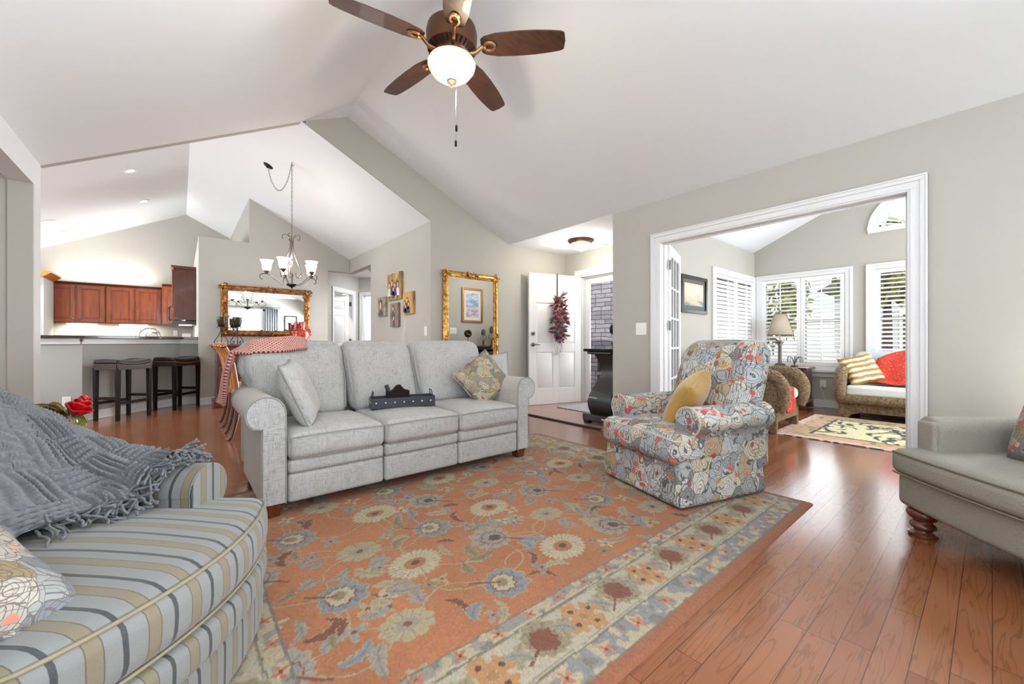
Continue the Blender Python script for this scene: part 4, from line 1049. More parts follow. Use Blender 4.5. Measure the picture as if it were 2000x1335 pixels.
for k in range(5):
    a = math.radians(-5 + 72 * k) + (yaw - PI / 2)   # measured from the camera's right
    ca, sa = math.cos(a), math.sin(a); tilt = -math.radians(13)
    def bl(r, w, dz=0.0):
        return Vector((r * ca - w * math.cos(tilt) * sa, r * sa + w * math.cos(tilt) * ca, .015 + w * math.sin(tilt) + dz))
    prof = [(.185, .040), (.21, .058), (.28, .073), (.40, .078), (.52, .076), (.62, .068), (.675, .060), (.695, .050), (.702, .0)]
    up = [bl(r, w) for r, w in prof] + [bl(r, -w) for r, w in prof[::-1][1:]]
    n = len(up); lo = [p + Vector((0, 0, -.007)) for p in up]
    b = MB().add(up + lo, [tuple(range(n)), tuple(range(2 * n - 1, n - 1, -1))] + [(i, i + n, (i + 1) % n + n, (i + 1) % n) for i in range(n)])
    bo = obj('blade', b, M['walnut'], fan)
    br = MB().tube([Vector((.10 * ca, .10 * sa, -.035)), Vector((.15 * ca, .15 * sa, -.03)), bl(.19, 0, -.012), bl(.215, 0, -.012)], [.014, .012, .012, .014], 8)
    loop = [bl(.235 + .035 * math.cos(t), .026 * math.sin(t), -.012) for t in [2 * PI * q / 14 for q in range(14)]]
    br.tube(loop, .010, 6, closed=True)
    obj('blade_iron', br, M['brass'], bo)
for dx, L, nm in ((.012, .36, 'a'), (-.006, .285, 'b')):
    ch = MB().tube([(dx + .02, dx * 2 - .02, -.09), (dx + .02, dx * 2 - .02, -.19 - L)], .0016, 5)
    co = obj('pull_chain', ch, M['nickel'], fan)
    obj('chain_pull', MB().lathe([(.0, 0), (.006, .003), (.0075, .012), (.0075, .034), (.004, .042), (.0, .044)], (dx + .02, dx * 2 - .02, -.19 - L - .044), 12), M['esp'], co)

# ------------------------------------------------------------------ chandelier
ch = thing('chandelier', 'five-arm scrolled iron chandelier with lit white bell shades over the dining area', 'chandelier', (1.085, 5.66, 1.67))
M['pewter'] = flat('weathered_pewter', (118, 114, 108), .45, .7, var=.2, scale=60)
M['shade'] = emit('lit_milk_glass', (255, 246, 226), (255, 232, 196), 1.9)
zc = 2.55 + .5 * (2.49 - 1.085) - 1.67
obj('bottom_bowl', MB().lathe([(.0, -.02), (.008, -.012), (.012, .0), (.05, .018), (.062, .035), (.058, .042), (.0, .045)], n=24), M['darkmetal'], ch)
obj('stem', MB().lathe([(.0, .04), (.012, .04), (.010, .12), (.02, .15), (.012, .19), (.008, .55), (.014, .58), (.0, .60)], n=14), M['pewter'], ch)
def chain(name, pts, parent, pitch=.028):
    P = catmull(pts, 10); out = MB(); acc = 0; last = Vector(P[0]); k = 0
    seq = [Vector(P[0])]
    for q in P[1:]:
        q = Vector(q)
        while (q - seq[-1]).length > pitch: seq.append(seq[-1] + (q - seq[-1]).normalized() * pitch)
    for a, b in zip(seq, seq[1:]):
        d = (b - a).normalized(); s1 = d.cross(Vector((.3, .9, .1))).normalized(); s2 = d.cross(s1).normalized(); s = s1 if k % 2 else s2; k += 1
        m = (a + b) / 2
        out.tube([m + d * (pitch * .62) * math.cos(t) + s * .0075 * math.sin(t) for t in [2 * PI * q / 8 for q in range(8)]], .0022, 4, closed=True)
    return obj(name, out, M['pewter'], parent)
chain('chain', [(0, 0, .60), (0, 0, zc)], ch)
sw = (.905 - 1.085, 6.20 - 5.66, 2.55 + .5 * (2.49 - .905) - 1.67)
chain('swag_chain', [(0, 0, zc - .01), (-.035, .10, zc - .22), (-.09, .29, zc - .30), (-.15, .45, zc - .15), (sw[0], sw[1], sw[2] - .03)], ch)
obj('ceiling_hook', MB().tube([(0, 0, zc + .005), (0, 0, zc - .03), (.012, 0, zc - .045), (.02, 0, zc - .03)], .004, 6), M['darkmetal'], ch)
cn = MB().lathe([(.0, -.035), (.012, -.03), (.02, -.012), (.055, -.006), (.062, .004), (.0, .006)], n=24); cno = obj('canopy', cn, M['darkmetal'], ch)
cno.location = (sw[0], sw[1], sw[2] - .004); cno.rotation_euler = (0, math.atan(.5), 0)
for k in range(5):
    a = 2 * PI * k / 5 + .42; ca, sa = math.cos(a), math.sin(a); R3 = lambda r, z: (r * ca, r * sa, z)
    arm = catmull([R3(q, z) for q, z in ((.04, .03), (.10, .035), (.18, .085), (.25, .145), (.315, .15), (.345, .12), (.335, .09), (.31, .085))], 6)
    ar = MB().tube(arm, .0055, 6)
    ar.tube(catmull([R3(q, z) for q, z in ((.02, .60), (.03, .64), (.07, .665), (.105, .645), (.10, .61), (.07, .605))], 6), .0048, 6)
    ar.tube(catmull([R3(q, z) for q, z in ((.018, .60), (.022, .50), (.06, .36), (.115, .24), (.125, .17), (.09, .13), (.055, .16), (.07, .20))], 6), .0048, 6)
    ao = obj('arm', ar, M['pewter'], ch)
    obj('cup', MB().lathe([(.0, .148), (.012, .15), (.034, .185), (.030, .19), (.0, .19)], R3(.272, 0), 16), M['pewter'], ao)
    obj('bell_shade', MB().lathe([(.026, .186), (.042, .20), (.050, .23), (.052, .265), (.060, .295), (.074, .318), (.070, .318), (.056, .295), (.048, .262), (.0, .20)], R3(.272, 0), 24), M['shade'], ao)
point('chandelier_bulbs', (1.085, 5.66, 2.02), 15, (1, .95, .88), .06)

# ------------------------------------------------------------------ ceiling fittings
fm = thing('ceiling_light', 'flush bronze-rimmed lit glass dome light on the entry ceiling', 'ceiling light', (4.42, 3.77, 2.44))
obj('rim', MB().lathe([(.0, 0), (.185, 0), (.188, -.012), (.165, -.035), (.145, -.052), (.13, -.055), (.0, -.05)], n=36), M['bronze'], fm)
obj('glass_dome', MB().lathe([(.0, -.145), (.04, -.142), (.09, -.122), (.125, -.088), (.140, -.052), (.0, -.05)], n=36), emit('lit_marble_glass', (255, 240, 206), (255, 226, 170), 1.5), fm)
obj('finial', MB().lathe([(.0, -.165), (.008, -.158), (.014, -.146), (.0, -.14)], n=14), M['nickel'], fm)
point('entry_bulb', (4.42, 3.77, 2.2), 16, (1, .93, .82), .12)
def vent(name, label, loc, rot, sx, sy):
    t = thing(name, label, 'vent', loc, rot=rot)
    b = MB(); frame_rect(b, lambda o, a, c, t0, t1, z0, z1: o.box(a, c, z0, z1, t0, t1), -sx, sx, -sy, sy, .018, -.008, 0); obj('frame', b, M['trim'], t)
    s = MB()
    for k in range(9): y = -sy + .02 + (2 * sy - .04) * k / 8; s.box(-sx + .012, sx - .012, y - .003, y + .003, -.006, -.002)
    obj('slats', s, M['trim'], t); obj('backing', MB().box(-sx + .01, sx - .01, -sy + .01, sy - .01, -.0015, -.0005), M['darkmetal'], t)
vent('ceiling_vent', 'small white ceiling vent beside the entry dome light', (4.86, 3.83, 2.44), (0, 0, PI / 2), .15, .07)
klz = lambda x: 3.745 - .5 * (.1 - x)
KR = (0, -math.atan(.5), 0)
vent('ceiling_vent', 'white register on the sloped kitchen ceiling over the wall cabinets', (-1.50, 10.35, klz(-1.50) - .002), KR, .14, .065)
M['canlight'] = emit('recessed_lamp', (255, 250, 238), (255, 244, 224), 7)
for n, (x, y, lab) in enumerate(((-.55, 7.85, 'recessed can light on the kitchen ceiling, nearest the living room'), (-.50, 9.50, 'recessed can light on the kitchen ceiling close to the gable peak'), (-1.64, 9.55, 'recessed can light on the kitchen ceiling beside the left wall end'))):
    t = thing('recessed_light', lab, 'ceiling light', (x, y, klz(x) - .002), group='kitchen recessed lights', rot=KR)
    obj('trim_ring', MB().lathe([(.062, -.001), (.090, -.001), (.093, -.010), (.075, -.012), (.062, -.004)], n=28), M['trim'], t)
    obj('lamp', MB().lathe([(.0, -.006), (.040, -.006), (.062, -.001), (.0, -.0005)], n=24), M['canlight'], t)
    d = bpy.data.lights.new('can_spot', 'SPOT'); d.energy = 62; d.spot_size = math.radians(125); d.spot_blend = .9; d.color = (1, .95, .86); d.shadow_soft_size = .06
    o = bpy.data.objects.new('can_spot', d); o.location = (x, y, klz(x) - .06); COL.objects.link(o)
sm = thing('smoke_detector', 'round white smoke detector on the hall ceiling seen through the hall opening', 'smoke detector', (2.93, 7.95, 2.44))
obj('body', MB().lathe([(.0, -.045), (.03, -.045), (.055, -.03), (.06, 0), (.0, 0)], n=24), M['plastic'], sm); obj('sensor_slots', MB().lathe([(.0, -.05), (.022, -.05), (.025, -.044), (.0, -.044)], n=20), M['nickel'], sm)

# ------------------------------------------------------------------ doors
def panel_door(o, w, h, t, panels):
    """door slab in local x (0..w), z (0..h), thickness along y, with raised panels (x0,x1,z0,z1) on both faces"""
    xs = sorted({0, w} | {p[0] for p in panels} | {p[1] for p in panels})
    o.box(.001, w - .001, -t / 2 + .012, t / 2 - .012, .001, h - .001)
    for s in (-1, 1):
        y0, y1 = (s * (t / 2 - .012), s * t / 2); y0, y1 = min(y0, y1), max(y0, y1)
        cols = sorted({(p[0], p[1]) for p in panels}); edges = [0] + [e for c in cols for e in c] + [w]
        for a, b in zip(edges[::2], edges[1::2]): o.box(a, b, y0, y1, 0, h)
        for c in cols:
            ps = sorted([p for p in panels if (p[0], p[1]) == c], key=lambda p: p[2]); zs = [0] + [e for p in ps for e in p[2:]] + [h]
            for a, b in zip(zs[::2], zs[1::2]): o.box(c[0], c[1], y0, y1, a, b)
            for p in ps:
                i = .03; x0, x1, z0, z1 = p
                o.add([(x0 + i, y1 if s > 0 else y0, z0 + i), (x1 - i, y1 if s > 0 else y0, z0 + i), (x1 - i, y1 if s > 0 else y0, z1 - i), (x0 + i, y1 if s > 0 else y0, z1 - i),
                       (x0 + .010, y0 if s > 0 else y1, z0 + .010), (x1 - .010, y0 if s > 0 else y1, z0 + .010), (x1 - .010, y0 if s > 0 else y1, z1 - .010), (x0 + .010, y0 if s > 0 else y1, z1 - .010)],
                      [(0, 1, 2, 3), (0, 4, 5, 1), (1, 5, 6, 2), (2, 6, 7, 3), (3, 7, 4, 0)])
    return o
SIX = lambda w, h: [(.125 * w, .445 * w, .12 * h, .40 * h), (.555 * w, .875 * w, .12 * h, .40 * h), (.125 * w, .445 * w, .465 * h, .775 * h), (.555 * w, .875 * w, .465 * h, .775 * h), (.125 * w, .445 * w, .835 * h, .93 * h), (.555 * w, .875 * w, .835 * h, .93 * h)]
jc = MB(); x = 5.03
for a, b, t in ((.0, .085, .014), (.06, .085, .022)):
    jc.box(x - t, x, 4.33 + a, 4.33 + b, 0, 2.06 + a); jc.box(x - t, x, 3.36 - b, 3.36 - a, 0, 2.06 + a); jc.box(x - t, x, 3.36 - b, 4.33 + b, 2.06 + a, 2.06 + b)
jc.box(5.03, 5.20, 4.31, 4.33, 0, 2.04).box(5.03, 5.20, 3.36, 3.38, 0, 2.04).box(5.03, 5.20, 3.36, 4.33, 2.04, 2.06).box(5.09, 5.20, 4.295, 4.31, 0, 2.03).box(5.10, 5.2, 3.38, 4.295, 2.025, 2.04)
struct('trim_front_door', jc, M['trim'], bevel=.002)
FD = bpy.data.objects.new('door_1', None); COL.objects.link(FD); FD.location = (5.02, 4.295, .012); FD['kind'] = 'structure'
FD.rotation_euler = (0, 0, math.atan2(4.53 - 4.295, 4.085 - 5.02))
M['door'] = flat('white_door_paint', (238, 239, 240), .35, var=.008)
obj('slab', panel_door(MB(), .955, 2.03, .044, SIX(.955, 2.03)), M['door'], FD, bevel=.003)
def knobset(par, x, y, z, s):
    b = MB(); b.lathe([(.0, 0), (.032, 0), (.032, .008), (.012, .014), (.012, .04), (.0, .04)], n=18, mat=Matrix.Translation((x, y, z)) @ Matrix.Rotation(-s * PI / 2, 4, 'X'))
    b.tube([(x, y + s * .038, z), (x + .02, y + s * .048, z), (x + .06, y + s * .045, z + .006), (x + .10, y + s * .045, z - .002)] if True else 0, [.009, .009, .007, .006], 8)
    return b
hx = .955 - .065
lv = MB(); lv.lathe([(.0, 0), (.032, 0), (.032, .010), (.012, .014), (.012, .045), (.0, .045)], n=18, mat=Matrix.Translation((hx, .022, .93)) @ Matrix.Rotation(-PI / 2, 4, 'X'))
lv.tube([(hx, .06, .93), (hx - .03, .065, .935), (hx - .08, .062, .925), (hx - .105, .062, .93)], [.010, .009, .007, .006], 8); obj('lever_handle', lv, M['nickel'], FD)
obj('deadbolt', MB().lathe([(.0, 0), (.032, 0), (.032, .012), (.02, .022), (.0, .022)], n=18, mat=Matrix.Translation((hx, .022, 1.10)) @ Matrix.Rotation(-PI / 2, 4, 'X')), M['nickel'], FD)
hg = MB()
for z in (.2, 1.0, 1.83): hg.tube([(-.002, -.024, z - .05), (-.002, -.024, z + .05)], .008, 8)
obj('hinges', hg, M['nickel'], FD)
obj('door_sweep', MB().box(.0, .955, -.020, .020, -.011, .0), M['rubber'], FD)
# side that faces the camera is local +y (the leaf opens into the entry against the wall)
wr_m = FD.matrix_basis
def on_door(x, y, z): return Matrix.LocRotScale(FD.location, FD.rotation_euler, None) @ Vector((x, y, z))
WR = thing('wreath', 'long swag of burgundy, pink and grey-blue leaves hanging on the open front door', 'wreath', on_door(.455, .035, 1.32), FD.rotation_euler.z)
WR.scale = (1.3, 1.2, 1.0)
obj('hanger', MB().box(-.009, .009, -.012, -.008, .25, .722), M['black'], WR)
obj('twig_base', MB().tube([(0, 0, .30), (.01, .012, .1), (0, .014, -.15), (.0, .01, -.32)], [.012, .018, .018, .008], 7), M['walnut'], WR)
def leafcol(n, a, b):
    m = NT(n, .6); f = m.noise(m.co(), 12, 3); m.col(m.mix(f, srgb(*a), srgb(*b))); return m.m
rnd = random.Random(21)
def leaf_mesh(o, base, d, L, wd, curl=.25):
    d = Vector(d).normalized(); s = d.cross(Vector((rnd.uniform(-.3, .3), 1, rnd.uniform(-.3, .3)))).normalized(); n = s.cross(d).normalized()
    vs = []
    for k in range(6):
        t = k / 5; w = wd * math.sin(PI * min(.97, max(.06, t))) ** .8; c = Vector(base) + d * L * t + n * (curl * L * t * t)
        vs += [c - s * w + n * w * .35, c, c + s * w + n * w * .35]
    fs = []
    for k in range(5):
        for q in (0, 1): fs.append((3 * k + q, 3 * k + q + 1, 3 * k + q + 4, 3 * k + q + 3))
    o.add(vs, fs)
for nm, cols, cnt, zr, L in (('burgundy_leaves', ((88, 22, 34), (150, 40, 60)), 34, (-.30, .34), (.09, .17)), ('taupe_leaves', ((100, 84, 80), (168, 148, 142)), 56, (-.28, .36), (.09, .17)), ('blue_grey_leaves', ((96, 116, 124), (168, 186, 190)), 34, (-.32, .12), (.05, .10)), ('pink_petals', ((176, 46, 74), (222, 110, 128)), 30, (-.05, .28), (.05, .09)), ('plum_petals', ((112, 30, 74), (170, 70, 120)), 22, (-.34, -.12), (.06, .10))):
    o = MB()
    for k in range(int(cnt * 1.9)):
        z = rnd.uniform(*zr); wmax = .10 * (1 - abs(z) / .55); a = rnd.uniform(0, 2 * PI)
        leaf_mesh(o, (rnd.uniform(-1, 1) * wmax, rnd.uniform(.01, .05), z), (math.cos(a) * 1.0, rnd.uniform(.25, 1.1), math.sin(a) * .9 - .15), rnd.uniform(*L) * .72, rnd.uniform(.009, .02), rnd.uniform(-.5, .7))
    obj(nm, o, leafcol(nm, *cols), WR, sharp=180, solid=.0015)
tn = MB()
for k in range(10): tn.tube(catmull([(rnd.uniform(-.03, .03), .02, -.28), (rnd.uniform(-.06, .06), .02, -.40), (rnd.uniform(-.05, .05), .03, -.48), (rnd.uniform(-.08, .08), .02, -.56)], 4), .0016, 4)
obj('trailing_tendrils', tn, leafcol('tendril', (150, 120, 124), (190, 168, 168)), WR)
# storm door and porch
SD = bpy.data.objects.new('door_2', None); COL.objects.link(SD); SD['kind'] = 'structure'
s = MB(); f = lambda o, u0, u1, t0, t1, z0, z1: o.box(5.15 + t0, 5.15 + t1, u0, u1, z0, z1)
frame_rect(s, f, 3.385, 4.29, .01, 2.02, .085, 0, .03); obj('storm_frame', s, M['trim'], SD, bevel=.003)
obj('pane', MB().box(5.163, 5.166, 3.47, 4.205, .095, 1.935), M['glass'], SD)
obj('door_closer', MB().tube([(5.12, 4.16, 1.93), (5.12, 3.80, 1.93)], .018, 10).tube([(5.12, 3.80, 1.93), (5.12, 3.66, 1.95)], .007, 8), M['plastic'], SD)
mt = thing('doormat', 'grey flecked doormat on the entry floor at the open front door', 'doormat', (4.64, 3.66, .008))
def matm():
    m = NT('grey_flecked_mat', .95); f = m.noise(m.co(), 90, 3); m.col(m.ramp(f, [(.35, srgb(78, 80, 86)), (.5, srgb(160, 162, 168)), (.65, srgb(206, 208, 212))])); m.bump(f, .5, .006); return m.m
obj('pile', MB().cushion(-.345, .345, -.45, .45, 0, .012, .005), matm(), mt); obj('edge', MB().box(-.355, .355, -.46, .46, 0, .005), M['rubber'], mt)
# french door leaf folded back into the sunroom
FR = bpy.data.objects.new('door_3', None); COL.objects.link(FR); FR['kind'] = 'structure'; FR.location = (3.955, 2.185, .012); FR.rotation_euler = (0, 0, math.atan2(.24, .70))
s = MB(); w_, h_ = .74, 2.0; f = lambda o, u0, u1, t0, t1, z0, z1: o.box(u0, u1, t0, t1, z0, z1)
s.box(0, .105, -.02, .02, 0, h_).box(w_ - .105, w_, -.02, .02, 0, h_).box(.105, w_ - .105, -.02, .02, h_ - .115, h_).box(.105, w_ - .105, -.02, .02, 0, .24)
for k in (1, 2): xx = .105 + (w_ - .21) * k / 3; s.box(xx - .011, xx + .011, -.014, .014, .24, h_ - .115)
for k in range(1, 5): zz = .24 + (h_ - .355) * k / 5; s.box(.105, w_ - .105, -.0135, .0135, zz - .011, zz + .011)
obj('leaf', s, M['door'], FR, bevel=.002); obj('pane', MB().box(.10, w_ - .10, -.002, .002, .23, h_ - .11), M['glass'], FR)
hg = MB()
for z in (.25, 1.14, 1.78):
    hg.box(-.025, -.0, -.024, -.021, z - .05, z + .05); hg.tube([(-.006, -.028, z - .05), (-.006, -.028, z + .05)], .008, 8)
obj('hinges', hg, M['nickel'], FR)
# hall doors
def hall_door(n, p, d, w_, open_a, flip=1):
    p = Vector((p.x, p.y)); nrm = Vector((d.y, -d.x))
    ang = math.atan2(d.y, d.x)
    R = bpy.data.objects.new('door_%d' % n, None); COL.objects.link(R); R['kind'] = 'structure'; R.location = (p.x, p.y, 0); R.rotation_euler = (0, 0, ang)
    c = MB()
    for a, b, t in ((0, .07, .014), (.045, .07, .022)):
        c.box(-b, -a, -t, 0, 0, 2.04 + a); c.box(w_ + a, w_ + b, -t, 0, 0, 2.04 + a); c.box(-b, w_ + b, -t, 0, 2.04 + a, 2.04 + b)
    c.box(-.002, .018, 0, .1, 0, 2.02).box(w_ - .018, w_ + .002, 0, .1, 0, 2.02).box(-.002, w_ + .002, 0, .1, 2.02, 2.042)
    obj('casing', c, M['trim'], R, bevel=.002)
    L = MB(); pw = w_ - .04; panel_door(L, pw, 2.0, .035, SIX(pw, 2.0))
    lo = obj('slab', L, M['door'], R, bevel=.002); lo.location = (w_ - .02, .10, .012); lo.rotation_euler = (0, 0, PI - open_a)
    hg = MB()
    for z in (.22, 1.0, 1.82): hg.box(w_ - .022, w_ - .018, .035, .095, z - .045, z + .045)
    obj('hinges', hg, M['nickel'], R)
hall_door(4, along(HD0), dAB, HD1 - HD0, math.radians(38))
hall_door(5, C0 + dC * .10, dC, .78, math.radians(80))

# ------------------------------------------------------------------ mirrors and pictures
def ornate_frame(o, f, u0, u1, z0, z1, wd, seed=3):
    prof = [(0, 0), (.024, .03), (.032, .15), (.040, .32), (.043, .45), (.038, .6), (.028, .72), (.026, .80), (.030, .87), (.024, .94), (.020, 1.0)]   # (depth, fraction in from the outer edge)
    C4 = [(u0, z0, 1, 1), (u1, z0, -1, 1), (u1, z1, -1, -1), (u0, z1, 1, -1)]
    vs = []; fs = []; n = len(prof)
    for (u, z, sx, sz) in C4:
        for t, k in prof: vs.append(f(u + sx * wd * k, z + sz * wd * k, t))
        vs.append(f(u + sx * wd, z + sz * wd, 0))
    for c in range(4):
        for k in range(n): a = c * (n + 1) + k; b = ((c + 1) % 4) * (n + 1) + k; fs.append((a, b, b + 1, a + 1))
    o.add(vs, fs); rnd = random.Random(seed)
    def scroll(u, z, R, k):
        for q in range(k):
            a = rnd.uniform(0, 2 * PI); r = R * rnd.uniform(.2, 1)
            cu, cz = u + r * math.cos(a), z + r * math.sin(a); th = rnd.uniform(0, 2 * PI)
            pts = [f(cu + R * .35 * (1 - t * .6) * math.cos(th + 4.5 * t), cz + R * .35 * (1 - t * .6) * math.sin(th + 4.5 * t), .042 + .012 * math.sin(PI * t)) for t in [w / 7 for w in range(8)]]
            o.tube(pts, [.004 + .005 * math.sin(PI * (w + .5) / 8) for w in range(8)], 5)
    for (u, z, sx, sz) in C4: scroll(u + sx * wd * .6, z + sz * wd * .6, wd * .8, 12)
    for (u, z) in (((u0 + u1) / 2, z0 + wd * .5), ((u0 + u1) / 2, z1 - wd * .5)):
        for k in (-1, 0, 1): scroll(u + k * wd * .9, z, wd * .5, 6)
    for (u, z) in ((u0 + wd * .5, (z0 + z1) / 2), (u1 - wd * .5, (z0 + z1) / 2)):
        for k in (-1, 0, 1): scroll(u, z + k * wd * .9, wd * .5, 6)
tm = thing('mirror', 'tall gilt-framed mirror standing against the wall by the front door', 'mirror', (0, 0, 0))
o = MB(); ornate_frame(o, lambda u, z, t: (u, 4.632 - t, z), 2.655, 3.565, .02, 1.935, .085); obj('frame', o, M['gold'], tm, sharp=60)
obj('glass', MB().box(2.73, 3.49, 4.612, 4.616, .09, 1.86), M['mirror'], tm); obj('backing', MB().box(2.67, 3.55, 4.617, 4.634, .03, 1.92), M['esp'], tm)
dm = thing('mirror', 'wide landscape mirror in a bronze-gold carved frame above the dining sideboard', 'mirror', (0, 0, 0))
o = MB(); ornate_frame(o, lambda u, z, t: (u, 7.842 - t, z), .495, 1.785, 1.075, 1.90, .095, 5); obj('frame', o, M['gold2'], dm, sharp=60)
obj('glass', MB().box(.58, 1.70, 7.824, 7.828, 1.16, 1.815), M['mirror'], dm); obj('backing', MB().box(.51, 1.77, 7.829, 7.845, 1.09, 1.885), M['esp'], dm)
# four family canvases, soft painterly patterns only
def canvas_mat(n, cols, seed, sc=(9, 9, 5)):
    m = NT(n, .7); f = m.noise(m.map(sc, loc=(seed, seed * 2, 0)), 1, 3, .5, .4); k = len(cols)
    m.col(m.ramp(f, [(.28 + .44 * i / (k - 1), srgb(*c)) for i, c in enumerate(cols)])); m.bump(m.noise(m.co(), 300, 1), .1, .001); return m.m
CV = [('largest family photo canvas at the top of the gallery wall cluster', 5.46, 5.955, 1.61, 2.01, 1), ('small portrait canvas at the far edge of the gallery wall cluster', 6.035, 6.345, 1.385, 1.69, 2),
      ('narrow two-face canvas at the bottom of the gallery wall cluster', 5.56, 5.845, 1.205, 1.56, 3), ('gold and dark blue group canvas at the near edge of the gallery wall cluster', 5.08, 5.40, 1.373, 1.683, 4)]
skin, hair = leafcol('skin_tone', (206, 166, 146), (226, 192, 172)), leafcol('hair_brown', (58, 40, 34), (98, 70, 56))
cols_bg = {1: [(74, 70, 62), (170, 140, 84), (226, 196, 140)], 2: [(120, 116, 96), (168, 162, 140), (96, 90, 76)], 3: [(96, 82, 72), (146, 132, 118), (88, 78, 70)], 4: [(196, 140, 60), (208, 160, 88), (150, 120, 84)]}
def figure(par, x, y, z, s, shirt, zb=0):
    """a soft printed figure: flat shapes lying on the canvas face (local plane facing -x)"""
    def disc(n, cy, cz, ry, rz, mat, k):
        b = MB().prism([(cy + ry * math.cos(t), cz + rz * math.sin(t)) for t in [2 * PI * q / 20 for q in range(20)]], x - .0012 * k - .0006, x - .0012 * k, 'yz'); obj(n, b, mat, par)
    disc('printed_hair', y, z + .01 * s, .046 * s, .062 * s, hair, 2); disc('printed_face', y, z, .030 * s, .044 * s, skin, 3)
    b = MB().prism([(y - .075 * s, max(zb, z - .20 * s)), (y + .075 * s, max(zb, z - .20 * s)), (y + .062 * s, z - .075 * s), (y + .02 * s, z - .05 * s), (y - .02 * s, z - .05 * s), (y - .062 * s, z - .075 * s)], x - .0018, x - .0012, 'yz'); obj('printed_clothes', b, shirt, par)
shirts = [leafcol('shirt_white', (200, 202, 210), (228, 228, 232)), leafcol('shirt_navy', (40, 44, 60), (66, 70, 90)), leafcol('shirt_plum', (80, 60, 96), (110, 88, 124)), leafcol('shirt_charcoal', (66, 68, 74), (92, 94, 98))]
for lab, y0, y1, z0, z1, s in CV:
    t = thing('canvas_print', lab, 'picture', (0, 0, 0), group='gallery wall canvases')
    obj('canvas', MB().box(2.452, 2.489, y0, y1, z0, z1), canvas_mat('canvas_%d' % s, cols_bg[s], s * 3.1), t, bevel=.003)
    if s == 1:
        for k, (q, zz, sc) in enumerate(((.82, .56, .8), (.62, .62, .85), (.40, .52, .75), (.52, .40, .7), (.22, .54, .8))): figure(t, 2.4515, y0 + (y1 - y0) * q, z0 + (z1 - z0) * zz, sc, shirts[k % 4], z0 + .01)
    elif s == 2: figure(t, 2.4515, (y0 + y1) / 2 + .02, z0 + .17, 1.6 * .85, shirts[3], z0 + .01)
    elif s == 3: figure(t, 2.4515, y0 + .17, z0 + .27, .75, shirts[3], z0 + .01); figure(t, 2.4515, y0 + .15, z0 + .13, .62, shirts[2], z0 + .01)
    else:
        for k, (q, zz) in enumerate(((.78, .50), (.52, .62), (.40, .44), (.68, .36))): figure(t, 2.4515, y0 + (y1 - y0) * q, z0 + (z1 - z0) * zz, .62, shirts[1], z0 + .01)
def framed(name, lab, f, u0, u1, z0, z1, fw, fm_, mats, rx=None):
    """framed picture: f(u, t0, t1...) builds boxes on the wall; mats = [(inset, material name, material)]"""
    t = thing(name, lab, 'picture', (0, 0, 0)); o = MB(); frame_rect(o, f, u0, u1, z0, z1, fw, .0, .028); obj('frame', o, fm_, t, bevel=.004)
    for k, (i, n, m_) in enumerate(mats): o = MB(); f(o, u0 + i, u1 - i, .004, .008 + .002 * k, z0 + i, z1 - i); obj(n, o, m_, t)
    return t
def seaart():
    m = NT('lake_painting', .5); z = m.xyz()[2]; n = m.noise(m.map((5, 5, 14)), 1, 4, .6, .5); f = m.math('ADD', m.math('MULTIPLY', m.math('SUBTRACT', z, 1.36), 1.9), m.math('MULTIPLY', m.math('SUBTRACT', n, .5), .6))
    m.col(m.ramp(f, [(.05, srgb(84, 124, 146)), (.22, srgb(120, 150, 160)), (.3, srgb(196, 176, 148)), (.55, srgb(226, 214, 190)), (.8, srgb(206, 196, 176))])); return m.m
framed('framed_picture', 'dark-framed seascape print on the sunroom wall beside the shutters', lambda o, a, b, t0, t1, z0, z1: o.box(a, b, 2.55 - t1, 2.55 - t0, z0, z1), 4.915, 5.64, 1.36, 1.855, .045, M['black'], [(.03, 'mount', flat('green_grey_mount', (98, 104, 92), .7)), (.10, 'print', seaart())])
def skyart():
    m = NT('winter_sky_print', .5); z = m.xyz()[2]; n = m.noise(m.map((9, 9, 12)), 1, 4, .6, .4); f = m.math('ADD', m.math('MULTIPLY', m.math('SUBTRACT', z, 1.42), 1.7), m.math('MULTIPLY', m.math('SUBTRACT', n, .5), 1.1))
    m.col(m.ramp(f, [(.0, srgb(196, 190, 210)), (.2, srgb(148, 140, 160)), (.32, srgb(210, 206, 220)), (.55, srgb(110, 146, 188)), (.75, srgb(196, 208, 224)), (1, srgb(84, 122, 168))])); return m.m
framed('framed_picture', 'gold and black framed winter sky print in the entry, seen in the tall mirror', lambda o, a, b, t0, t1, z0, z1: o.box(a, b, 2.767 + t0, 2.767 + t1, z0, z1), 4.12, 4.60, 1.36, 2.02, .04, M['brass'], [(.025, 'mount', flat('cream_mount', (226, 220, 210), .7)), (.10, 'print', skyart())])
framed('framed_picture', 'black framed white text print seen in the dining mirror', lambda o, a, b, t0, t1, z0, z1: o.box(a, b, -1.28 + t0, -1.28 + t1, z0, z1), 3.0, 3.42, 1.25, 1.95, .03, M['black'], [(.02, 'print', flat('white_print', (216, 216, 214), .7))])
for x0 in (2.38,):
    cu = thing('curtain', 'grey curtain panel beside the window seen in the dining mirror', 'curtain', (0, 0, 0))
    obj('panel', MB().sheet(lambda u, v: (x0 + .40 * u, -1.215 + .025 * math.sin(u * 34), .04 + 2.16 * v), 60, 4), flat('grey_linen', (150, 152, 158), .9), cu, solid=.004, sharp=180)
    obj('rod', MB().tube([(.62, -1.20, 2.23), (2.86, -1.20, 2.23)], .012, 8), M['darkmetal'], cu)
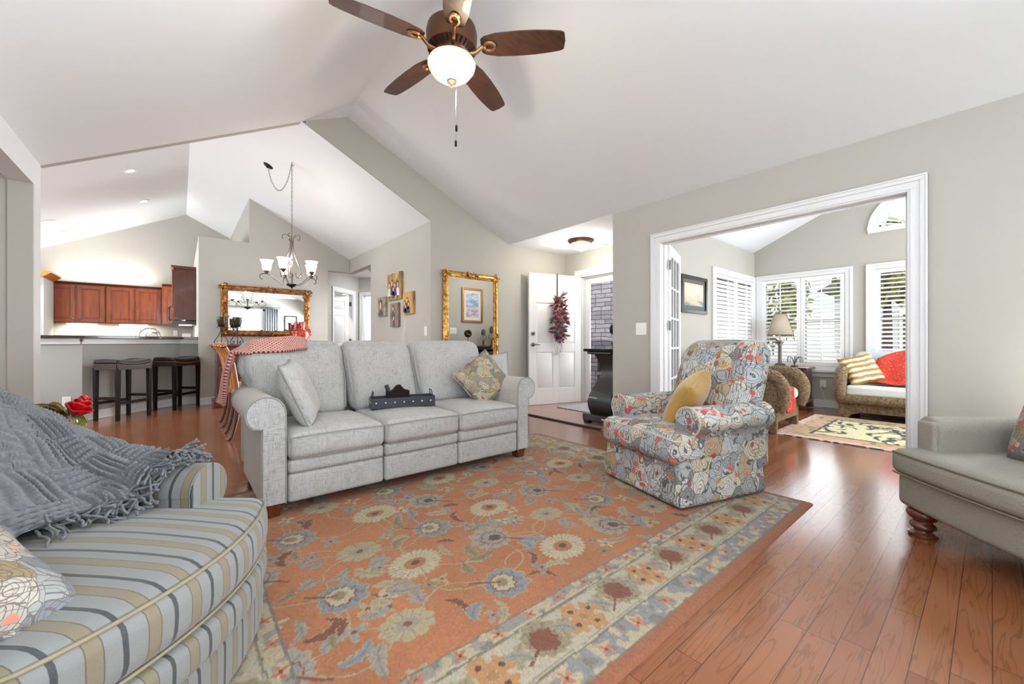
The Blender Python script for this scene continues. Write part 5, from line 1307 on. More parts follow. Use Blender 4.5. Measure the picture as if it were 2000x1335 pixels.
def plate(name, lab, f, u, z, w_, h_, kind, cat):
    t = thing(name, lab, cat, (0, 0, 0)); o = MB(); f(o, u - w_, u + w_, 0, .006, z - h_, z + h_); obj('plate', o, M['plastic'], t, bevel=.002)
    o = MB()
    if kind == 'sw':
        for k in ((-1, 1) if w_ > .05 else (0,)): f(o, u + k * w_ * .45 - .006, u + k * w_ * .45 + .006, .005, .014, z - .012, z + .012)
        obj('toggle', o, M['plastic'], t)
    else:
        for k in (-1, 1): f(o, u - .016, u + .016, .005, .008, z + k * .022 - .014, z + k * .022 + .014)
        obj('socket', o, M['trim'], t)
    return t
plate('light_switch', 'white double switch plate on the wall beside the sunroom opening', lambda o, a, b, t0, t1, z0, z1: o.box(3.80 - t1, 3.80 - t0, a, b, z0, z1), 2.40, 1.12, .064, .066, 'sw', 'switch')
plate('light_switch', 'slim white dimmer on the gallery wall under the family canvases', lambda o, a, b, t0, t1, z0, z1: o.box(2.49 - t1, 2.49 - t0, a, b, z0, z1), 4.77, 1.125, .038, .062, 'sw', 'switch')
plate('light_switch', 'white switch plate in the entry, seen in the tall mirror', lambda o, a, b, t0, t1, z0, z1: o.box(a, b, 2.767 + t0, 2.767 + t1, z0, z1), 3.93, 1.19, .075, .06, 'sw', 'switch')
ou = plate('wall_outlet', 'white outlet with a plugged-in cord under the sunroom window', lambda o, a, b, t0, t1, z0, z1: o.box(7.43 - t1, 7.43 - t0, a, b, z0, z1), 1.62, .352, .036, .058, 'o', 'outlet')
cd = props(obj('power_cord', MB().tube(catmull([(7.40, 1.62, .335), (7.385, 1.63, .28), (7.40, 1.60, .18), (7.38, 1.59, .06), (7.34, 1.62, .012), (7.25, 1.72, .008), (7.15, 1.80, .008)], 6), .0035, 6).box(7.39, 7.422, 1.607, 1.633, .32, .346), M['plastic']), 'thin pale lamp cord running from the sunroom outlet to the floor', 'cord')
plate('wall_outlet', 'white outlet on the bar wall near the red glass rose', lambda o, a, b, t0, t1, z0, z1: o.box(a, b, 7.172 - t1, 7.172 - t0, z0, z1), -1.06, .26, .036, .058, 'o', 'outlet')
# ------------------------------------------------------------------ kitchen
M['granite'] = flat('dark_speckled_granite', (62, 48, 42), .18, coat=.5, var=.35, scale=120)
def off_poly(P, d):
    """offset an open polyline to its right by d"""
    V = [Vector(p) for p in P]; out = []
    for i, p in enumerate(V):
        ns = []
        if i: t = (p - V[i - 1]).normalized(); ns.append(Vector((t.y, -t.x)))
        if i < len(V) - 1: t = (V[i + 1] - p).normalized(); ns.append(Vector((t.y, -t.x)))
        n = sum(ns, Vector((0, 0))); n = n / n.length; k = d / max(.4, n.dot(ns[0])); out.append(p + n * k)
    return out
BL_ = [(-3.6, 7.172), (-.945, 7.172), (-.013, 8.117), (.210, 8.117)]
outer, inner = off_poly(BL_, .11), off_poly(BL_, -.24)
outer[-1].x = inner[-1].x = .214
o = MB(); PV = [tuple(p) for p in outer] + [tuple(p) for p in inner[::-1]]
n4 = len(PV); vs = [(x, y, 1.022) for x, y in PV] + [(x, y, 1.060) for x, y in PV]
o.add(vs, [(i, i + 1, n4 - 2 - i, n4 - 1 - i) for i in range(3)] + [(n4 + i, n4 + i + 1, 2 * n4 - 2 - i, 2 * n4 - 1 - i) for i in range(3)] + [(i, (i + 1) % n4, (i + 1) % n4 + n4, i + n4) for i in range(n4)])
props(obj('bar_countertop', o, M['granite'], bevel=.008, sharp=30), 'dark speckled granite top on the grey breakfast bar wall', 'countertop')
def cabinet(name, lab, x0, x1, yb, yf, z0, z1, doors, m=None, crown=.03, group='kitchen wall cabinets'):
    """wall cabinet: back at yb, face at yf (toward smaller y); doors = [(x0, x1, knob side)]"""
    m = m or M['cherry']; t = thing(name, lab, 'cabinet', (0, 0, 0), group=group)
    obj('carcass', MB().box(x0, x1, yf, yb, z0, z1), m, t, bevel=.003)
    if crown: obj('crown', MB().prism([(yf, z1), (yf - crown, z1 + crown), (yf - crown, z1 + crown + .012), (yb, z1 + crown + .012), (yb, z1)], x0 - .0, x1 + .0, 'yz'), M['cherry_dark'], t)
    for a, b, k in doors:
        d = MB(); st = .058
        frame_rect(d, lambda o, u0, u1, t0, t1, q0, q1: o.box(u0, u1, yf - .022, yf - .001, q0, q1), a, b, z0 + .02, z1 - .02, st, 0, 0)
        d.box(a + st, b - st, yf - .010, yf - .001, z0 + .02 + st, z1 - .02 - st)
        g = .022; d.prism([(a + st + g, z0 + .02 + st + g), (b - st - g, z0 + .02 + st + g), (b - st - g, z1 - .02 - st - g), (a + st + g, z1 - .02 - st - g)], yf - .018, yf - .009, 'xz')
        do = obj('door', d, m, t, bevel=.003)
        kx = b - .03 if k > 0 else a + .03
        obj('knob', MB().ball((kx, yf - .038, z0 + .085), .013, 8).tube([(kx, yf - .02, z0 + .085), (kx, yf - .036, z0 + .085)], .005, 6), M['nickel'], do)
    return t
cabinet('wall_cabinet', 'two-door cherry wall cabinet at the left of the kitchen run', -2.10, -1.105, 11.2, 10.86, 1.33, 2.05, [(-1.865, -1.50, 1), (-1.47, -1.12, -1)])
cabinet('wall_cabinet', 'two-door cherry wall cabinet above the sink faucet', -1.10, -.29, 11.2, 10.86, 1.33, 2.05, [(-1.085, -.71, 1), (-.68, -.305, -1)])
cabinet('wall_cabinet', 'taller honey cherry corner cabinet between the sink run and the microwave', -.285, .20, 11.2, 10.70, 1.33, 2.11, [(-.265, .18, 1)])
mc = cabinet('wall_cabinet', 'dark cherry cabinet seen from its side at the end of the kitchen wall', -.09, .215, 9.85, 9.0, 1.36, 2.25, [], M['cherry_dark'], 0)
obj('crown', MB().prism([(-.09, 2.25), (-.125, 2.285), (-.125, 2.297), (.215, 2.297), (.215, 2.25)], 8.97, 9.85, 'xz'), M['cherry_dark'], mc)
obj('door', MB().box(-.112, -.092, 9.02, 9.83, 1.62, 2.23), M['cherry'], mc, bevel=.003)
mw = thing('microwave', 'dark over-range microwave under the side cherry cabinet with its light on', 'microwave', (0, 0, 0))
obj('body', MB().box(-.115, .215, 9.03, 9.82, 1.285, 1.355), M['black'], mw, bevel=.004); obj('handle', MB().tube([(-.125, 9.10, 1.60), (-.150, 9.10, 1.58), (-.150, 9.10, 1.38), (-.125, 9.10, 1.35)], .011, 8), M['black'], mw)
obj('task_lamp', MB().box(-.02, .16, 9.15, 9.4, 1.279, 1.285), emit('warm_task_lamp', (255, 236, 190), (255, 214, 140), 5), mw)
for n, (x0, x1, lab) in enumerate(((-1.62, -1.22, 'lit under-cabinet light at the left of the sink'), (-.92, -.50, 'lit under-cabinet light above the sink faucet'))):
    t = thing('undercabinet_light', lab, 'light', (0, 0, 0), group='under-cabinet lights')
    obj('body', MB().box(x0, x1, 10.92, 11.0, 1.318, 1.329), M['plastic'], t); obj('tube', MB().box(x0 + .01, x1 - .01, 10.90, 10.92, 1.304, 1.326), emit('undercabinet_tube', (255, 250, 230), (255, 240, 205), 9), t)
    area('undercabinet_glow', ((x0 + x1) / 2, 10.98, 1.30), ((x0 + x1) / 2, 11.05, .9), .4, .05, 7, (1, .95, .84))
area('cabinet_top_glow', (-1.1, 10.98, 2.14), (-1.1, 11.12, 3.2), 1.3, .10, 8, (1, .96, .88))
area('range_glow', (.08, 9.3, 1.27), (.1, 9.3, .9), .2, .2, 5, (1, .84, .58))
o = MB().box(-1.74, .215, 10.58, 11.195, .88, .92); props(obj('sink_counter', o, M['granite'], bevel=.005), 'long granite counter under the kitchen wall cabinets', 'countertop')
t = thing('base_cabinet', 'cherry base cabinets under the sink counter behind the bar', 'cabinet', (0, 0, 0)); obj('carcass', MB().box(-1.74, .2, 10.64, 11.19, .0, .879), M['cherry'], t)
for k in range(4): obj('door', MB().box(-1.72 + .48 * k, -1.26 + .48 * k, 10.62, 10.639, .12, .86), M['cherry'], t, bevel=.004)
fc = thing('faucet', 'arched stainless kitchen faucet rising above the bar top', 'faucet', (-.50, 10.75, .92))
obj('spout', MB().tube(catmull([(-.13, 0, .0), (-.13, 0, .17), (-.105, 0, .27), (-.02, 0, .33), (.10, 0, .32), (.165, 0, .25), (.175, 0, .16)], 8), [.017] * 49, 10), M['steel'], fc)
obj('base', MB().lathe([(.0, 0), (.03, 0), (.03, .02), (.02, .04), (.0, .04)], (-.13, 0, 0), 16), M['steel'], fc); obj('lever', MB().tube([(-.13, 0, .12), (-.19, -.02, .20)], .009, 8), M['steel'], fc)
jr = thing('glass_canister', 'clear glass canister with a steel lid behind the arched faucet', 'canister', (-.45, 11.0, .92))
obj('jar', MB().lathe([(.0, 0), (.09, 0), (.10, .02), (.10, .20), (.085, .225), (.08, .23), (.0, .23)], n=24), glass('canister_glass', (230, 236, 236), .03), jr); obj('lid', MB().lathe([(.0, .23), (.088, .23), (.088, .265), (.02, .275), (.0, .275)], n=24), M['steel'], jr)
for x, lab in ((-1.32, 'white outlet on the backsplash at the left of the faucet'), (-.08, 'white outlet on the backsplash at the right of the faucet')):
    plate('wall_outlet', lab, lambda o, a, b, t0, t1, z0, z1: o.box(a, b, 11.2 - t1, 11.2 - t0, z0, z1), x, 1.17, .036, .058, 'o', 'outlet')
kb = thing('paper_towel_box', 'small white box on the counter beside the microwave glow', 'box', (.10, 10.9, .92)); obj('box', MB().box(-.07, .07, -.06, .06, 0, .24), M['plastic'], kb, bevel=.008); obj('lid', MB().box(-.072, .072, -.062, .062, .19, .242), M['trim'], kb, bevel=.006)
dp = thing('refrigerator_cabinet', 'painted cabinet end with a wooden crown moulding at the kitchen\'s left edge', 'cabinet', (0, 0, 0)); obj('side_panel', MB().box(-2.45, -1.76, 10.15, 10.82, 0, 2.06), M['kwall'], dp)
obj('crown', MB().prism([(-2.45, 2.06), (-1.76, 2.06), (-1.66, 2.14), (-1.66, 2.165), (-2.45, 2.165)], 10.05, 10.82, 'xz'), M['maple'], dp)
# bar stools
def saddle(p, w=.23, d=.17): return (p[0], p[1], p[2] + .035 * (p[0] / w) ** 2 - .006 * (p[1] / d) ** 2)
SA_ = math.atan2(.73, .68)
st = thing('bar_stool', 'backless dark leather saddle bar stool with nailheads, the one nearer the left wall', 'bar stool', (-.565, 7.165, 0), SA_, 'saddle stools at the breakfast bar')
obj('seat', MB().cushion(-.225, .225, -.165, .165, .675, .735, .028, (0, 0, .012), fn=saddle), M['leather'], st, sharp=80)
fr_ = MB()
for s in (-1, 1): fr_.prism([(-.215, .63), (.215, .63), (.215, .715), (.1, .69), (-.1, .69), (-.215, .715)], s * .158 - .012, s * .158 + .012)
fr_.box(-.222, -.200, -.146, .146, .63, .705).box(.200, .222, -.146, .146, .63, .705); obj('apron', fr_, M['leather'], st, bevel=.003)
nl = MB()
for s in (-1, 1):
    for k in range(24): x = -.212 + .424 * k / 23; nl.ball((x, s * .171, .672 + .03 * (x / .22) ** 2), .0055, 5, (1, .6, 1))
    for k in range(16): nl.ball((s * .2245, -.15 + .3 * k / 15, .70), .0055, 5, (.6, 1, 1))
props(obj('nailheads', nl, M['brass'], st), kind='stuff')
for x in (-1, 1):
    for y in (-1, 1): obj('leg', MB().taper((x * .200, y * .145), 0, .66, .017, .017, .022, .022, (-x * .0, 0)), M['esp'], st, bevel=.003)
for y in (-1, 1): obj('stretcher', MB().box(-.19, .19, y * .145 - .011, y * .145 + .011, .20, .235), M['esp'], st)
for x in (-1, 1): obj('stretcher', MB().box(x * .2 - .011, x * .2 + .011, -.13, .13, .26, .295), M['esp'], st)
dup(st, (-.035, 7.745, 0), SA_, 'backless dark leather saddle bar stool with nailheads, the one nearer the dining mirror wall')

# ------------------------------------------------------------------ dining side
sb = thing('sideboard', 'dark cherry sideboard under the landscape mirror behind the sofa', 'sideboard', (1.075, 7.60, 0))
obj('body', MB().box(-.66, .66, -.20, .225, .09, .895), M['legwood'], sb, bevel=.004); obj('top', MB().cushion(-.725, .725, -.245, .24, .905, .945, .012), M['mahog'], sb)
obj('frieze', MB().box(-.69, .69, -.222, .232, .865, .906), M['mahog'], sb, bevel=.006); obj('plinth', MB().box(-.70, .70, -.225, .235, 0, .10), M['mahog'], sb, bevel=.01)
for k in range(4):
    a = -.63 + .32 * k; d = MB(); frame_rect(d, lambda o, u0, u1, t0, t1, z0, z1: o.box(u0, u1, -.222, -.201, z0, z1), a, a + .30, .13, .60, .05, 0, 0); d.box(a + .05, a + .25, -.210, -.201, .18, .55)
    do = obj('door', d, M['legwood'], sb, bevel=.003); obj('knob', MB().ball((a + (.27 if k % 2 == 0 else .03), -.232, .40), .013, 8), M['brass'], do)
    d = obj('drawer', MB().box(a, a + .30, -.220, -.201, .63, .84), M['legwood'], sb, bevel=.006); obj('knob', MB().ball((a + .15, -.230, .74), .013, 8), M['brass'], d)
def candle(name, lab, loc):
    t = thing(name, lab, 'candle holder', loc, group='scrolled candle holders on the sideboard'); o = MB()
    for k in range(3):
        a = 2 * PI * k / 3 + .5; ca, sa = math.cos(a), math.sin(a)
        o.tube(catmull([(q * ca, q * sa, z) for q, z in ((.012, .26), (.015, .20), (.05, .12), (.095, .05), (.09, .012), (.055, .008), (.04, .03), (.055, .05), (.065, .035))], 6), .0055, 6)
        o.tube(catmull([(q * ca, q * sa, z) for q, z in ((.012, .25), (.03, .275), (.055, .27), (.05, .25))], 5), .0045, 6)
    obj('scroll_stand', o, M['darkmetal'], t); obj('cup', MB().lathe([(.0, .27), (.03, .27), (.045, .285), (.05, .30), (.0, .30)], n=18), M['darkmetal'], t)
    obj('votive_glass', MB().lathe([(.046, .30), (.058, .33), (.060, .405), (.062, .42), (.056, .42), (.052, .34), (.0, .31)], n=22), flat('olive_mercury_glass', (74, 74, 50), .15, .3, var=.3, scale=60), t)
    return t
candle('candle_holder', 'scrolled iron candle holder with dark votive cup at the sideboard\'s far left end', (.485, 7.56, .945))
candle('candle_holder', 'scrolled iron candle holder with olive votive cup standing nearer the red vase', (.685, 7.56, .945))
vs_ = thing('vase', 'glossy orange-red ceramic vase with a ruffled spiky top on the sideboard', 'vase', (1.585, 7.58, .945))
M['redglaze'] = flat('orange_red_glaze', (206, 58, 26), .12, coat=.6, var=.25, scale=18)
obj('body', MB().lathe([(.0, 0), (.065, 0), (.07, .015), (.095, .05), (.135, .12), (.14, .17), (.115, .22), (.075, .245), (.07, .26), (.06, .255), (.0, .23)], n=28), M['redglaze'], vs_)
o = MB()
for k in range(9): a = 2 * PI * k / 9; r = .04 + .035 * (k % 2); o.lathe([(.0, .22), (.030, .24), (.022, .275), (.032, .295 + .035 * ((k * 7) % 3)), (.030, .31 + .035 * ((k * 7) % 3)), (.0, .315 + .035 * ((k * 7) % 3))], (r * math.cos(a), r * math.sin(a), 0), 10)
obj('ruffled_top', o, M['redglaze'], vs_)
for s in (-1, 1): obj('handle', MB().tube(catmull([(s * .13, 0, .16), (s * .165, 0, .21), (s * .14, 0, .25), (s * .10, 0, .23)], 5), .012, 8), M['redglaze'], vs_)
dc = thing('dining_chair', 'honey wood dining chair with a scrolled back, the nearer of two behind the sofa', 'dining chair', (.60, 5.05, 0), 0, 'honey wood dining chairs')
obj('seat', MB().cushion(-.17, .28, -.22, .22, .43, .485, .02, (0, 0, .012)), flat('tapestry_seat', (168, 150, 118), .85, var=.2, scale=30), dc)
obj('apron', MB().box(-.165, .27, -.205, .205, .37, .43), M['maple'], dc, bevel=.004)
for y in (-1, 1):
    obj('leg', MB().tube(catmull([(-.155, y * .19, .40), (-.165, y * .19, .22), (-.20, y * .195, .06), (-.235, y * .20, .0)], 6), [.020] * 8 + [.017] * 11, 8), M['legwood'], dc)
    obj('leg', MB().tube(catmull([(.245, y * .19, .40), (.26, y * .19, .28), (.235, y * .19, .10), (.27, y * .19, .0)], 6), [.024] * 8 + [.017] * 11, 8), M['legwood'], dc)
bkf = MB()
for y in (-1, 1): bkf.tube(catmull([(-.155, y * .185, .42), (-.175, y * .19, .60), (-.21, y * .20, .80), (-.27, y * .205, .935)], 6), [.022] * 19, 8)
bkf.tube(catmull([(-.27, -.215, .935), (-.262, -.12, .95), (-.255, 0, .965), (-.262, .12, .95), (-.27, .215, .935)], 6), .024, 8)
obj('backrest', bkf, M['maple'], dc); obj('splat', MB().sheet(lambda u, v: (-.158 - .10 * v ** 1.6, (u - .5) * (.15 + .10 * math.sin(PI * v) * v), .48 + .46 * v), 8, 12), flat('striped_tapestry_splat', (176, 168, 150), .8, var=.3, scale=22), dc, solid=.02)
obj('carved_tip', MB().ball((-.275, -.222, .938), .030, 8, (.9, .7, .7)).ball((-.275, .222, .938), .030, 8, (.9, .7, .7)), M['brass'], dc)
dup(dc, (.60, 5.82, 0), 0, 'honey wood dining chair with a scrolled back, the one closer to the sideboard')

# ------------------------------------------------------------------ entry console and what stands on it
cs_ = thing('console_chest', 'black bombe console chest behind the floral recliner at the entry corner', 'console', (4.33, 2.775, 0))
bom = lambda z: .285 + .055 * math.sin((z - .12) / .72 * 2 * PI * .92 + .5)
zs = [.12 + .72 * k / 20 for k in range(21)]
bx = lambda z: .50 + .055 * math.sin((z - .12) / .72 * 2 * PI * .92 + .5)
o = MB(); vv = []
for z in zs: vv += [(-bx(z), .005, z), (bx(z), .005, z), (bx(z), bom(z), z), (-bx(z), bom(z), z)]
ff = [(0, 1, 2, 3), tuple(80 + q for q in (3, 2, 1, 0))] + [(4 * k + q, 4 * k + (q + 1) % 4, 4 * k + 4 + (q + 1) % 4, 4 * k + 4 + q) for k in range(20) for q in range(4)]
o.add(vv, ff); obj('carcass', o, M['black'], cs_, sharp=50)
obj('top', MB().cushion(-.60, .60, .003, .375, .868, .90, .012), M['esp'], cs_); obj('cornice', MB().box(-.56, .56, .004, .345, .835, .868), M['black'], cs_, bevel=.008)
obj('plinth', MB().box(-.60, .60, .004, .385, .045, .125), M['black'], cs_, bevel=.012)
for x in (-.55, .55):
    for y in (.05, .335): obj('foot', MB().taper((x, y), 0, .046, .03, .03, .045, .04), M['black'], cs_)
for k in range(3): d = obj('drawer', MB().box(-.36, .36, .30, .352, .17 + .22 * k, .36 + .22 * k), M['black'], cs_, bevel=.01); obj('knob', MB().ball((-.2, .365, .265 + .22 * k), .014, 8).ball((.2, .365, .265 + .22 * k), .014, 8), M['brass'], d)
tp = thing('topiary', 'small dark boxwood ball topiary on the black console, seen in the tall mirror', 'plant', (4.13, 2.97, .90))
obj('pot', MB().lathe([(.0, 0), (.04, 0), (.052, .07), (.056, .08), (.0, .075)], n=18), M['bronze'], tp); obj('stem', MB().tube([(0, 0, .07), (0, 0, .20)], .006, 6), M['walnut'], tp)
o = MB(); rnd = random.Random(8)
for k in range(260):
    a, b = rnd.uniform(0, 2 * PI), math.acos(rnd.uniform(-1, 1)); d = Vector((math.sin(b) * math.cos(a), math.sin(b) * math.sin(a), math.cos(b))); leaf_mesh(o, Vector((0, 0, .235)) + d * .045, d + Vector((rnd.uniform(-.8, .8), rnd.uniform(-.8, .8), rnd.uniform(-.8, .8))), .032, .008)
obj('foliage', o, leafcol('dark_box_leaf', (30, 36, 20), (66, 70, 44)), tp, sharp=180)
def orb(lab, x, s):
    t = thing('candle_holder', lab, 'candle holder', (x, 2.95, .90), group='artichoke candle stands on the console'); o = MB()
    for k in range(4): a = PI / 2 * k + .4; o.tube(catmull([(.03 * math.cos(a), .03 * math.sin(a), 0), (.012 * math.cos(a), .012 * math.sin(a), .08), (.055 * math.cos(a), .055 * math.sin(a), .15 * s), (.03 * math.cos(a), .03 * math.sin(a), .22 * s)], 6), .005, 6)
    obj('scroll_stand', o, M['bronze'], t); obj('base', MB().lathe([(.0, 0), (.05, 0), (.045, .015), (.0, .02)], n=18), M['bronze'], t)
    obj('finial_orb', MB().lathe([(.0, .21 * s), (.035, .215 * s), (.045, .24 * s), (.042, .29 * s), (.025, .325 * s), (.0, .335 * s)], n=20), flat('grey_carved_orb', (104, 92, 80), .7, var=.3, scale=70, bump=.6), t)
orb('shorter artichoke-topped stand on the black console, seen in the tall mirror', 4.50, 1.0); orb('taller artichoke-topped stand on the black console, at the mirror\'s edge', 4.70, 1.18)

# ------------------------------------------------------------------ red glass rose on a small stand behind the striped chair
RO = Vector((-.395, 2.78, .58))
pt = thing('pedestal_table', 'small dark round pedestal table holding the red rose behind the grey knit throw', 'side table', (RO.x - .10, RO.y - .03, 0))
obj('top', MB().lathe([(.0, .55), (.115, .55), (.12, .56), (.12, .572), (.115, .58), (.0, .58)], n=30), M['mahog'], pt); obj('column', MB().lathe([(.0, .02), (.03, .03), (.02, .10), (.03, .25), (.018, .40), (.03, .55), (.0, .55)], n=16), M['mahog'], pt); obj('foot', MB().lathe([(.0, 0), (.12, 0), (.115, .015), (.04, .03), (.0, .03)], n=26), M['mahog'], pt)
rs = thing('glass_rose', 'bright red rose bloom with olive glass leaves behind the charcoal knit throw', 'ornament', RO)
o = MB(); rnd = random.Random(5)
HC = Vector((.030, -.022, .095)); tiltR = Matrix.Rotation(.55, 3, Vector((.5, .86, 0)))
for ring, (cnt, r, h, op) in enumerate(((3, .010, .074, .0), (4, .018, .076, .1), (4, .026, .070, .25), (4, .032, .058, .7))):
    for k in range(cnt):
        a0 = 2 * PI * k / cnt + ring * .7; wdt = 2 * PI / cnt * .75
        def pf(u, v): 
            a = a0 + (u - .5) * 2 * wdt * .9; rr = r * (.35 + .75 * math.sin(v * PI * .55)) + op * .018 * v ** 3 * (1 + .4 * math.sin(u * 9)); zz = h * v - .02 * op * v * v * v
            return HC + tiltR @ Vector((rr * math.cos(a), rr * math.sin(a), zz - .03 - .008 * ring + .012 * math.cos((u - .5) * PI) * v))
        o.sheet(pf, 8, 8)
obj('bloom', o, flat('ruby_red_petal', (214, 10, 22), .3, coat=.3, var=.25, scale=14), rs, sharp=180, solid=.003)
gl = glass('olive_leaf_glass', (196, 190, 96), .08)
o = MB()
for a, L, wv in ((PI * .95, .15, .045), (PI * 1.15, .13, .05), (PI * .75, .12, .05), (-.6, .07, .035)):
    def lf(u, v): w = wv * math.sin(PI * min(.96, max(.05, u))); return (HC.x * 0 - .01 + math.cos(a) * L * u, math.sin(a) * L * .7 * u + (v - .5) * 2 * w * .8, .04 + .055 * math.sin(u * PI * .75) + .018 * (2 * v - 1) ** 2)
    o.sheet(lf, 12, 6)
obj('glass_leaves', o, gl, rs, sharp=180, solid=.006)
obj('glass_stem_base', MB().lathe([(.0, 0), (.05, 0), (.055, .02), (.04, .06), (.03, .085), (.0, .09)], n=24), gl, rs)

# ------------------------------------------------------------------ sunroom
ns = thing('nightstand', 'dark red three-drawer nightstand under the sunroom corner window', 'nightstand', (6.95, 1.975, 0))
obj('body', MB().box(0, .42, -.235, .235, .10, .575), M['mahog'], ns, bevel=.004); obj('top', MB().cushion(-.03, .44, -.275, .275, .578, .608, .01), M['mahog'], ns); obj('plinth', MB().box(-.02, .43, -.255, .255, .085, .14), M['mahog'], ns, bevel=.01)
for x in (.02, .38):
    for y in (-.215, .215): obj('foot', MB().taper((x, y), 0, .09, .05, .045, .04, .035), M['mahog'], ns, bevel=.01)
for k in range(3):
    d = obj('drawer', MB().box(-.018, .0, -.21, .21, .155 + .14 * k, .28 + .14 * k), M['mahog'], ns, bevel=.008)
    obj('bail_pull', MB().tube(catmull([(-.02, -.04, .225 + .14 * k), (-.032, -.03, .205 + .14 * k), (-.034, 0, .20 + .14 * k), (-.032, .03, .205 + .14 * k), (-.02, .04, .225 + .14 * k)], 4), .004, 6).ball((-.02, -.04, .225 + .14 * k), .009, 6).ball((-.02, .04, .225 + .14 * k), .009, 6), M['brass'], d)
lp = thing('table_lamp', 'table lamp with a tapered square taupe shade on the sunroom nightstand', 'lamp', (7.12, 2.09, .608), .35)
obj('base', MB().box(-.075, .075, -.075, .075, 0, .03).box(-.06, .06, -.06, .06, .03, .05), M['pewter'], lp, bevel=.005)
obj('column', MB().lathe([(.0, .05), (.030, .05), (.026, .08), (.026, .30), (.034, .33), (.026, .35), (.0, .35)], n=14), M['pewter'], lp)
o = MB()
for k in range(8): a = 2 * PI * k / 8; leaf_mesh(o, (0, 0, .34), (math.cos(a), math.sin(a), .9), .09, .02, .6)
obj('leaf_capital', o, M['pewter'], lp, sharp=180, solid=.002); obj('candle_sleeve', MB().lathe([(.0, .35), (.012, .35), (.012, .47), (.0, .47)], n=12), flat('ivory_sleeve', (226, 208, 170), .6), lp)
s0, s1 = .165, .075; vq = []
for z, h in ((.48, s0), (.80, s1)): vq += [(-h, -h, z), (h, -h, z), (h, h, z), (-h, h, z)]
obj('lamp_shade', MB().add(vq, [(0, 1, 5, 4), (1, 2, 6, 5), (2, 3, 7, 6), (3, 0, 4, 7)]), flat('taupe_shade_linen', (192, 176, 160), .8, var=.03, scale=200), lp, solid=.004, sharp=20)
rb_ = MB()
for q in range(4): rb_.tube([vq[q], vq[q + 4]], .0035, 5); rb_.tube([vq[q], vq[(q + 1) % 4]], .0035, 5); rb_.tube([vq[q + 4], vq[4 + (q + 1) % 4]], .003, 5)
obj('shade_trim', rb_, flat('brown_shade_braid', (110, 92, 80), .8), lp)
obj('finial', MB().lathe([(.0, .78), (.006, .79), (.006, .83), (.014, .845), (.010, .86), (.0, .87)], n=12).tube([(-.07, -.07, .79), (0, 0, .80), (.07, .07, .79)], .003, 5).tube([(0, 0, .47), (0, 0, .8)], .003, 5), M['pewter'], lp)
tw = thing('twig_ornament', 'dark curled wire twig ornament beside the lamp on the nightstand', 'ornament', (7.12, 1.90, .608)); rnd = random.Random(9)
obj('base', MB().lathe([(.0, 0), (.05, 0), (.045, .02), (.0, .025)], n=18), M['darkmetal'], tw)
o = MB()
for k in range(9): a = rnd.uniform(0, 2 * PI); R = rnd.uniform(.07, .15); o.tube(catmull([(0, 0, .02), (R * .4 * math.cos(a), R * .4 * math.sin(a), .12), (R * math.cos(a), R * math.sin(a), .15), (R * 1.1 * math.cos(a), R * 1.1 * math.sin(a), .06)], 6), .004, 5)
obj('twigs', o, M['pewter'], tw)
def wicker():
    m = NT('woven_wicker', .65); x = m.xyz(); a = m.math('SINE', m.math('MULTIPLY', x[2], 420)); b = m.math('SINE', m.math('MULTIPLY', m.math('ADD', x[0], x[1]), 260))
    f = m.math('ADD', m.math('MULTIPLY', m.math('MULTIPLY', a, b), .3), m.noise(m.co(), 40, 3)); m.col(m.ramp(f, [(.2, srgb(58, 44, 30)), (.5, srgb(116, 94, 66)), (.8, srgb(160, 136, 100))])); m.bump(f, .8, .008); return m.m
M['wicker'] = wicker()
def redquilt(n='red_embroidered_cloth', k=46):
    m = NT(n, .85); v = m.n('TexVoronoi', feature='F1'); m.set(v.inputs['Vector'], m.co()); v.inputs['Scale'].default_value = k; f = m.noise(m.co(), 14, 3)
    c = m.mix(f, srgb(176, 40, 28), srgb(214, 74, 54)); m.col(m.mix(m.math('LESS_THAN', v.outputs['Distance'], .2), c, srgb(226, 170, 110))); m.bump(f, .4, .01); return m.m
M['red'] = redquilt(); M['red2'] = redquilt('coral_quilt', 30)
wc = thing('wicker_chair', 'brown wicker scroll-arm chair seen from its side behind the floral recliner', 'armchair', (5.25, 1.46, 0))
for s in (-1, 1):
    x = s * .35
    prof = [(.0, .08), (.0, .30), (-.04, .42), (-.045, .52), (.0, .585), (.09, .605), (.40, .60), (.70, .64), (.74, .08), (.60, .03), (.30, .10), (.10, .03), (.05, .0), (.0, .0)]
    po = obj('side_panel', MB().prism(prof, x - .025, x + .025, 'yz'), M['wicker'], wc, bevel=.01)
    sc_ = catmull([(x, -.02, .25), (x, -.055, .36), (x, -.05, .50), (x, .02, .60), (x, .14, .625), (x, .40, .62), (x, .68, .66)], 6)
    obj('arm_roll', MB().tube(sc_, [.050 + .016 * min(1, k / 10) for k in range(len(sc_))], 12), M['wicker'], po)
obj('seat_frame', MB().box(-.33, .33, .0, .70, .12, .32), M['wicker'], wc, bevel=.01); obj('backrest', MB().cushion(-.36, .36, .60, .72, .30, .88, .06, fn=lambda p: (p[0], p[1] + (p[2] - .3) * .22, p[2])), M['wicker'], wc, sharp=80)
obj('seat_cushion', MB().cushion(-.31, .31, -.02, .60, .32, .45, .05, (0, .01, .02)), flat('white_cushion', (226, 224, 220), .85), wc, sharp=80)
pillow('throw_pillow', 'red patterned square pillow in the brown wicker chair', M['red2'], .20, .075, frame((5.12, 2.02, .66), (0, -.93, .36), (0, 0, 1)), M['red2'])
